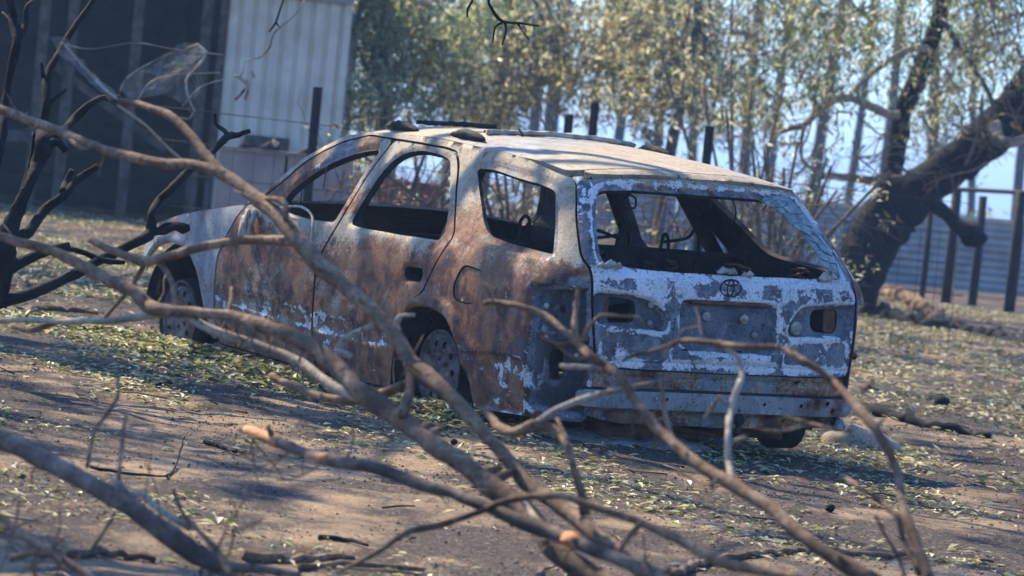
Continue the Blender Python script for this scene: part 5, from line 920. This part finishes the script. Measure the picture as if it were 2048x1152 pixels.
# dry scrub behind the car, seen through the windows
SCR = [(770, 460, 33, 'leafless brown scrub seen through the rear door window', 1.3), (870, 470, 34, 'dark twiggy scrub behind the rear door pillar', 1.4), (1030, 480, 32.5, 'brown leafy scrub seen through the quarter window', 1.2), (1290, 520, 39, 'bare pale scrub seen through the tailgate window', 1.0), (1540, 520, 34, 'twiggy scrub rising right of the tailgate window', 1.5), (1570, 540, 36, 'bare tangled scrub between the tailgate and the black tree', 1.5), (1480, 470, 38, 'thin scrub behind the right end of the roof', 2.2)]
for i, (px, py, D, lab, h) in enumerate(SCR):
    g = ground_under(px, py, D); t = thing('dry_scrub', lab, 'shrub', g, 'dry scrub behind the car'); G = np.random.default_rng(90 + i)
    for k in range(6): e = G.normal(0, .4, 3); P = spline(np.array([g, g + [e[0] * .5, e[1] * .4, h * .45], g + [e[0] * 1.3, e[1], h * G.uniform(.8, 1.1)]]), 8); loc(MB().tube(P, np.linspace(.028, .012, len(P)), 6, .1).build('stem', M_TWIGB), t)
    o = loc(twigs([(g + [G.normal(0, .35), G.normal(0, .3), h * G.uniform(.2, .8)], G.normal(0, 1, 3) + [0, 0, .5]) for _ in range(13 if i < 3 else 7)], 190 + i, 3, .6, .011).build('twigs', M_TWIGB), t); o['kind'] = 'stuff'
    v, f, c = crown_mesh([(g[0] + G.normal(0, .5), g[1] + G.normal(0, .4), g[2] + h * G.uniform(.3, 1.0), .25, .25, .2, 22) for _ in range(10 if i != 4 else 16)], OLIVES, .05, .09, .3); loc(mesh('leaves', v, f, M_LEAF, cols=c, smooth=False), t)
# tall straight trunks of the wood further back
FAR = [(704, 78, 15), (872, 84, 18), (1046, 84, 24), (1092, 70, 30), (1172, 105, 14), (1225, 78, 22), (1300, 72, 20), (1372, 92, 20), (1470, 76, 24), (1535, 98, 16), (1632, 74, 26), (1700, 104, 18), (1760, 92, 22), (1850, 78, 24), (1940, 96, 16), (2030, 84, 22)]
FARL = ['far thin trunk just right of the white shed wall', 'far trunk behind the olive leaves above the front pillar', 'far bluish trunk above the near roof rack foot', 'broad far trunk above the middle of the roof', 'thin far trunk left of the right picket pair', 'far trunk right of the picket pair', 'far trunk above the rear roof rack foot', 'far trunk left of the lone picket above the roof', 'far trunk right of the lone picket above the roof', 'thin far trunk above the right end of the roof', 'broad far trunk left of the pale drooping limb', 'thin far trunk above the tailgate glass', 'far trunk just left of the forked black limb', 'far trunk between the two black limbs', 'thin far trunk above the rail fence', 'far trunk at the right edge of the picture']
for i, (px, D, wpx) in enumerate(FAR):
    r = wpx * pxm(D) / 2; g = ground_under(px, 420, D); h = 9 + (i * 7 % 5); ln = ((i * 13 % 7) - 3) * .012; k = np.linspace(0, 1, 8); P = np.array([g + [ln * t * h + .1 * math.sin(t * 6 + i), 0, t * h - .3] for t in k])
    cl = [(P[-1][0] + rng.normal(0, 1.6), P[-1][1] + rng.normal(0, 1.4), g[2] + h * rng.uniform(.55, 1.05), .9, .9, .6, 34) for _ in range(13)]
    tree('far_gum_tree', FARL[i], g, (P, r * (1.1 - .5 * k)), cl, GREENS * .9 + .02, (.18, .34), M_BKT, (), 'trunks of the far wood')
# undergrowth of the far wood: one hazy leafy mass with gaps
cl = []
for _ in range(150):
    px = rng.uniform(680, 2080); D = rng.uniform(62, 110); z = rng.uniform(.1, 1.0) ** 1.4 * 1.3; p = at(px, 400, D)
    if fbm(px * .011, D * .05, 9) < .46: continue
    cl.append((p[0], p[1], float(gz(p[0], p[1])) + z, .9, .9, .5, 42))
v, f, c = crown_mesh(cl, OLIVES * .8, .14, .26, .4); tag(mesh('far_undergrowth', v, f, M_LEAF, cols=c, smooth=False), 'hazy olive undergrowth of the far wood', 'undergrowth', kind='stuff')
# ---- unseen shade trees to the left, crowns clumped where shade should dapple the yard
SH = [((-5.6, 3.0), 'tall shade tree left of the yard'), ((-6.4, 11.0), 'tall shade tree left of the shed corner'), ((-5.4, -5.5), 'tall shade tree left of the fallen branches')]
CL = [[], [], []]; nacc = 0
while nacc < 470:
    c = np.array([rng.uniform(-9, 2.5), rng.uniform(-7, 22), rng.uniform(4.2, 7.8)]); g = c - TO_SUN * (c[2] / TO_SUN[2]); u = MCAR.T @ np.array([g[0], g[1], .3]); cx_ = c - TO_SUN * ((c[2] - 1.3) / TO_SUN[2]); uc = MCAR.T @ cx_
    p = .28
    if g[0] < -.6 and g[1] < 3: p = .5
    if g[1] < -5.5: p = .10
    if -.9 < uc[0] < 1.6 and abs(uc[1]) < .55: p = .04
    if 1.6 < uc[0] < 3.4 and abs(uc[1]) < .8: p = .3
    if g[0] > 1.0: p = .5
    if fbm(g[0] * .75 + 3, g[1] * .42, 77, 3) < .47: p *= .12
    else: p *= 1.7
    if rng.random() > p or not (-5.5 < g[0] < 6 and -12 < g[1] < 18): continue
    k = int(np.argmin([np.hypot(c[0] - s[0][0], c[1] - s[0][1]) for s in SH])); r = rng.uniform(.2, .5); CL[k].append((*c, r, r, r * .8, 110)); nacc += 1
for k, (b0, lab) in enumerate(SH):
    g = np.array([b0[0], b0[1], float(gz(*b0))]); P = np.array([g + [.12 * i, .05 * i, .85 * i - .1] for i in range(9)]); R = np.linspace(.22, .10, 9)
    tree('shade_tree', lab, g, (P, R), CL[k], GREENS, (.09, .17), M_BKT, limbs_to(P, R, CL[k], 16, 300 + k), 'shade trees left of the yard', .8)
# ------------------------------------------------------------------ smoky air
def haze():
    x0, x1, y0, y1, z0, z1 = -950, 950, -100, 1650, -9, 18
    q = NT('smoky_air'); q.t.nodes.remove(q.p); vo = q.n('ShaderNodeVolumePrincipled'); vo.inputs['Color'].default_value = (.42, .66, 1.0, 1); vo.inputs['Density'].default_value = .0009; vo.inputs['Anisotropy'].default_value = .45
    q.t.links.new(vo.outputs[0], q.out.inputs['Volume']); o = MB().box((x0, y0, z0), (x1, y1, z1)).build('haze', q.m, None, False); o['kind'] = 'stuff'; o['label'] = 'thin bluish smoke haze hanging over the whole yard'; o['category'] = 'haze'
haze()
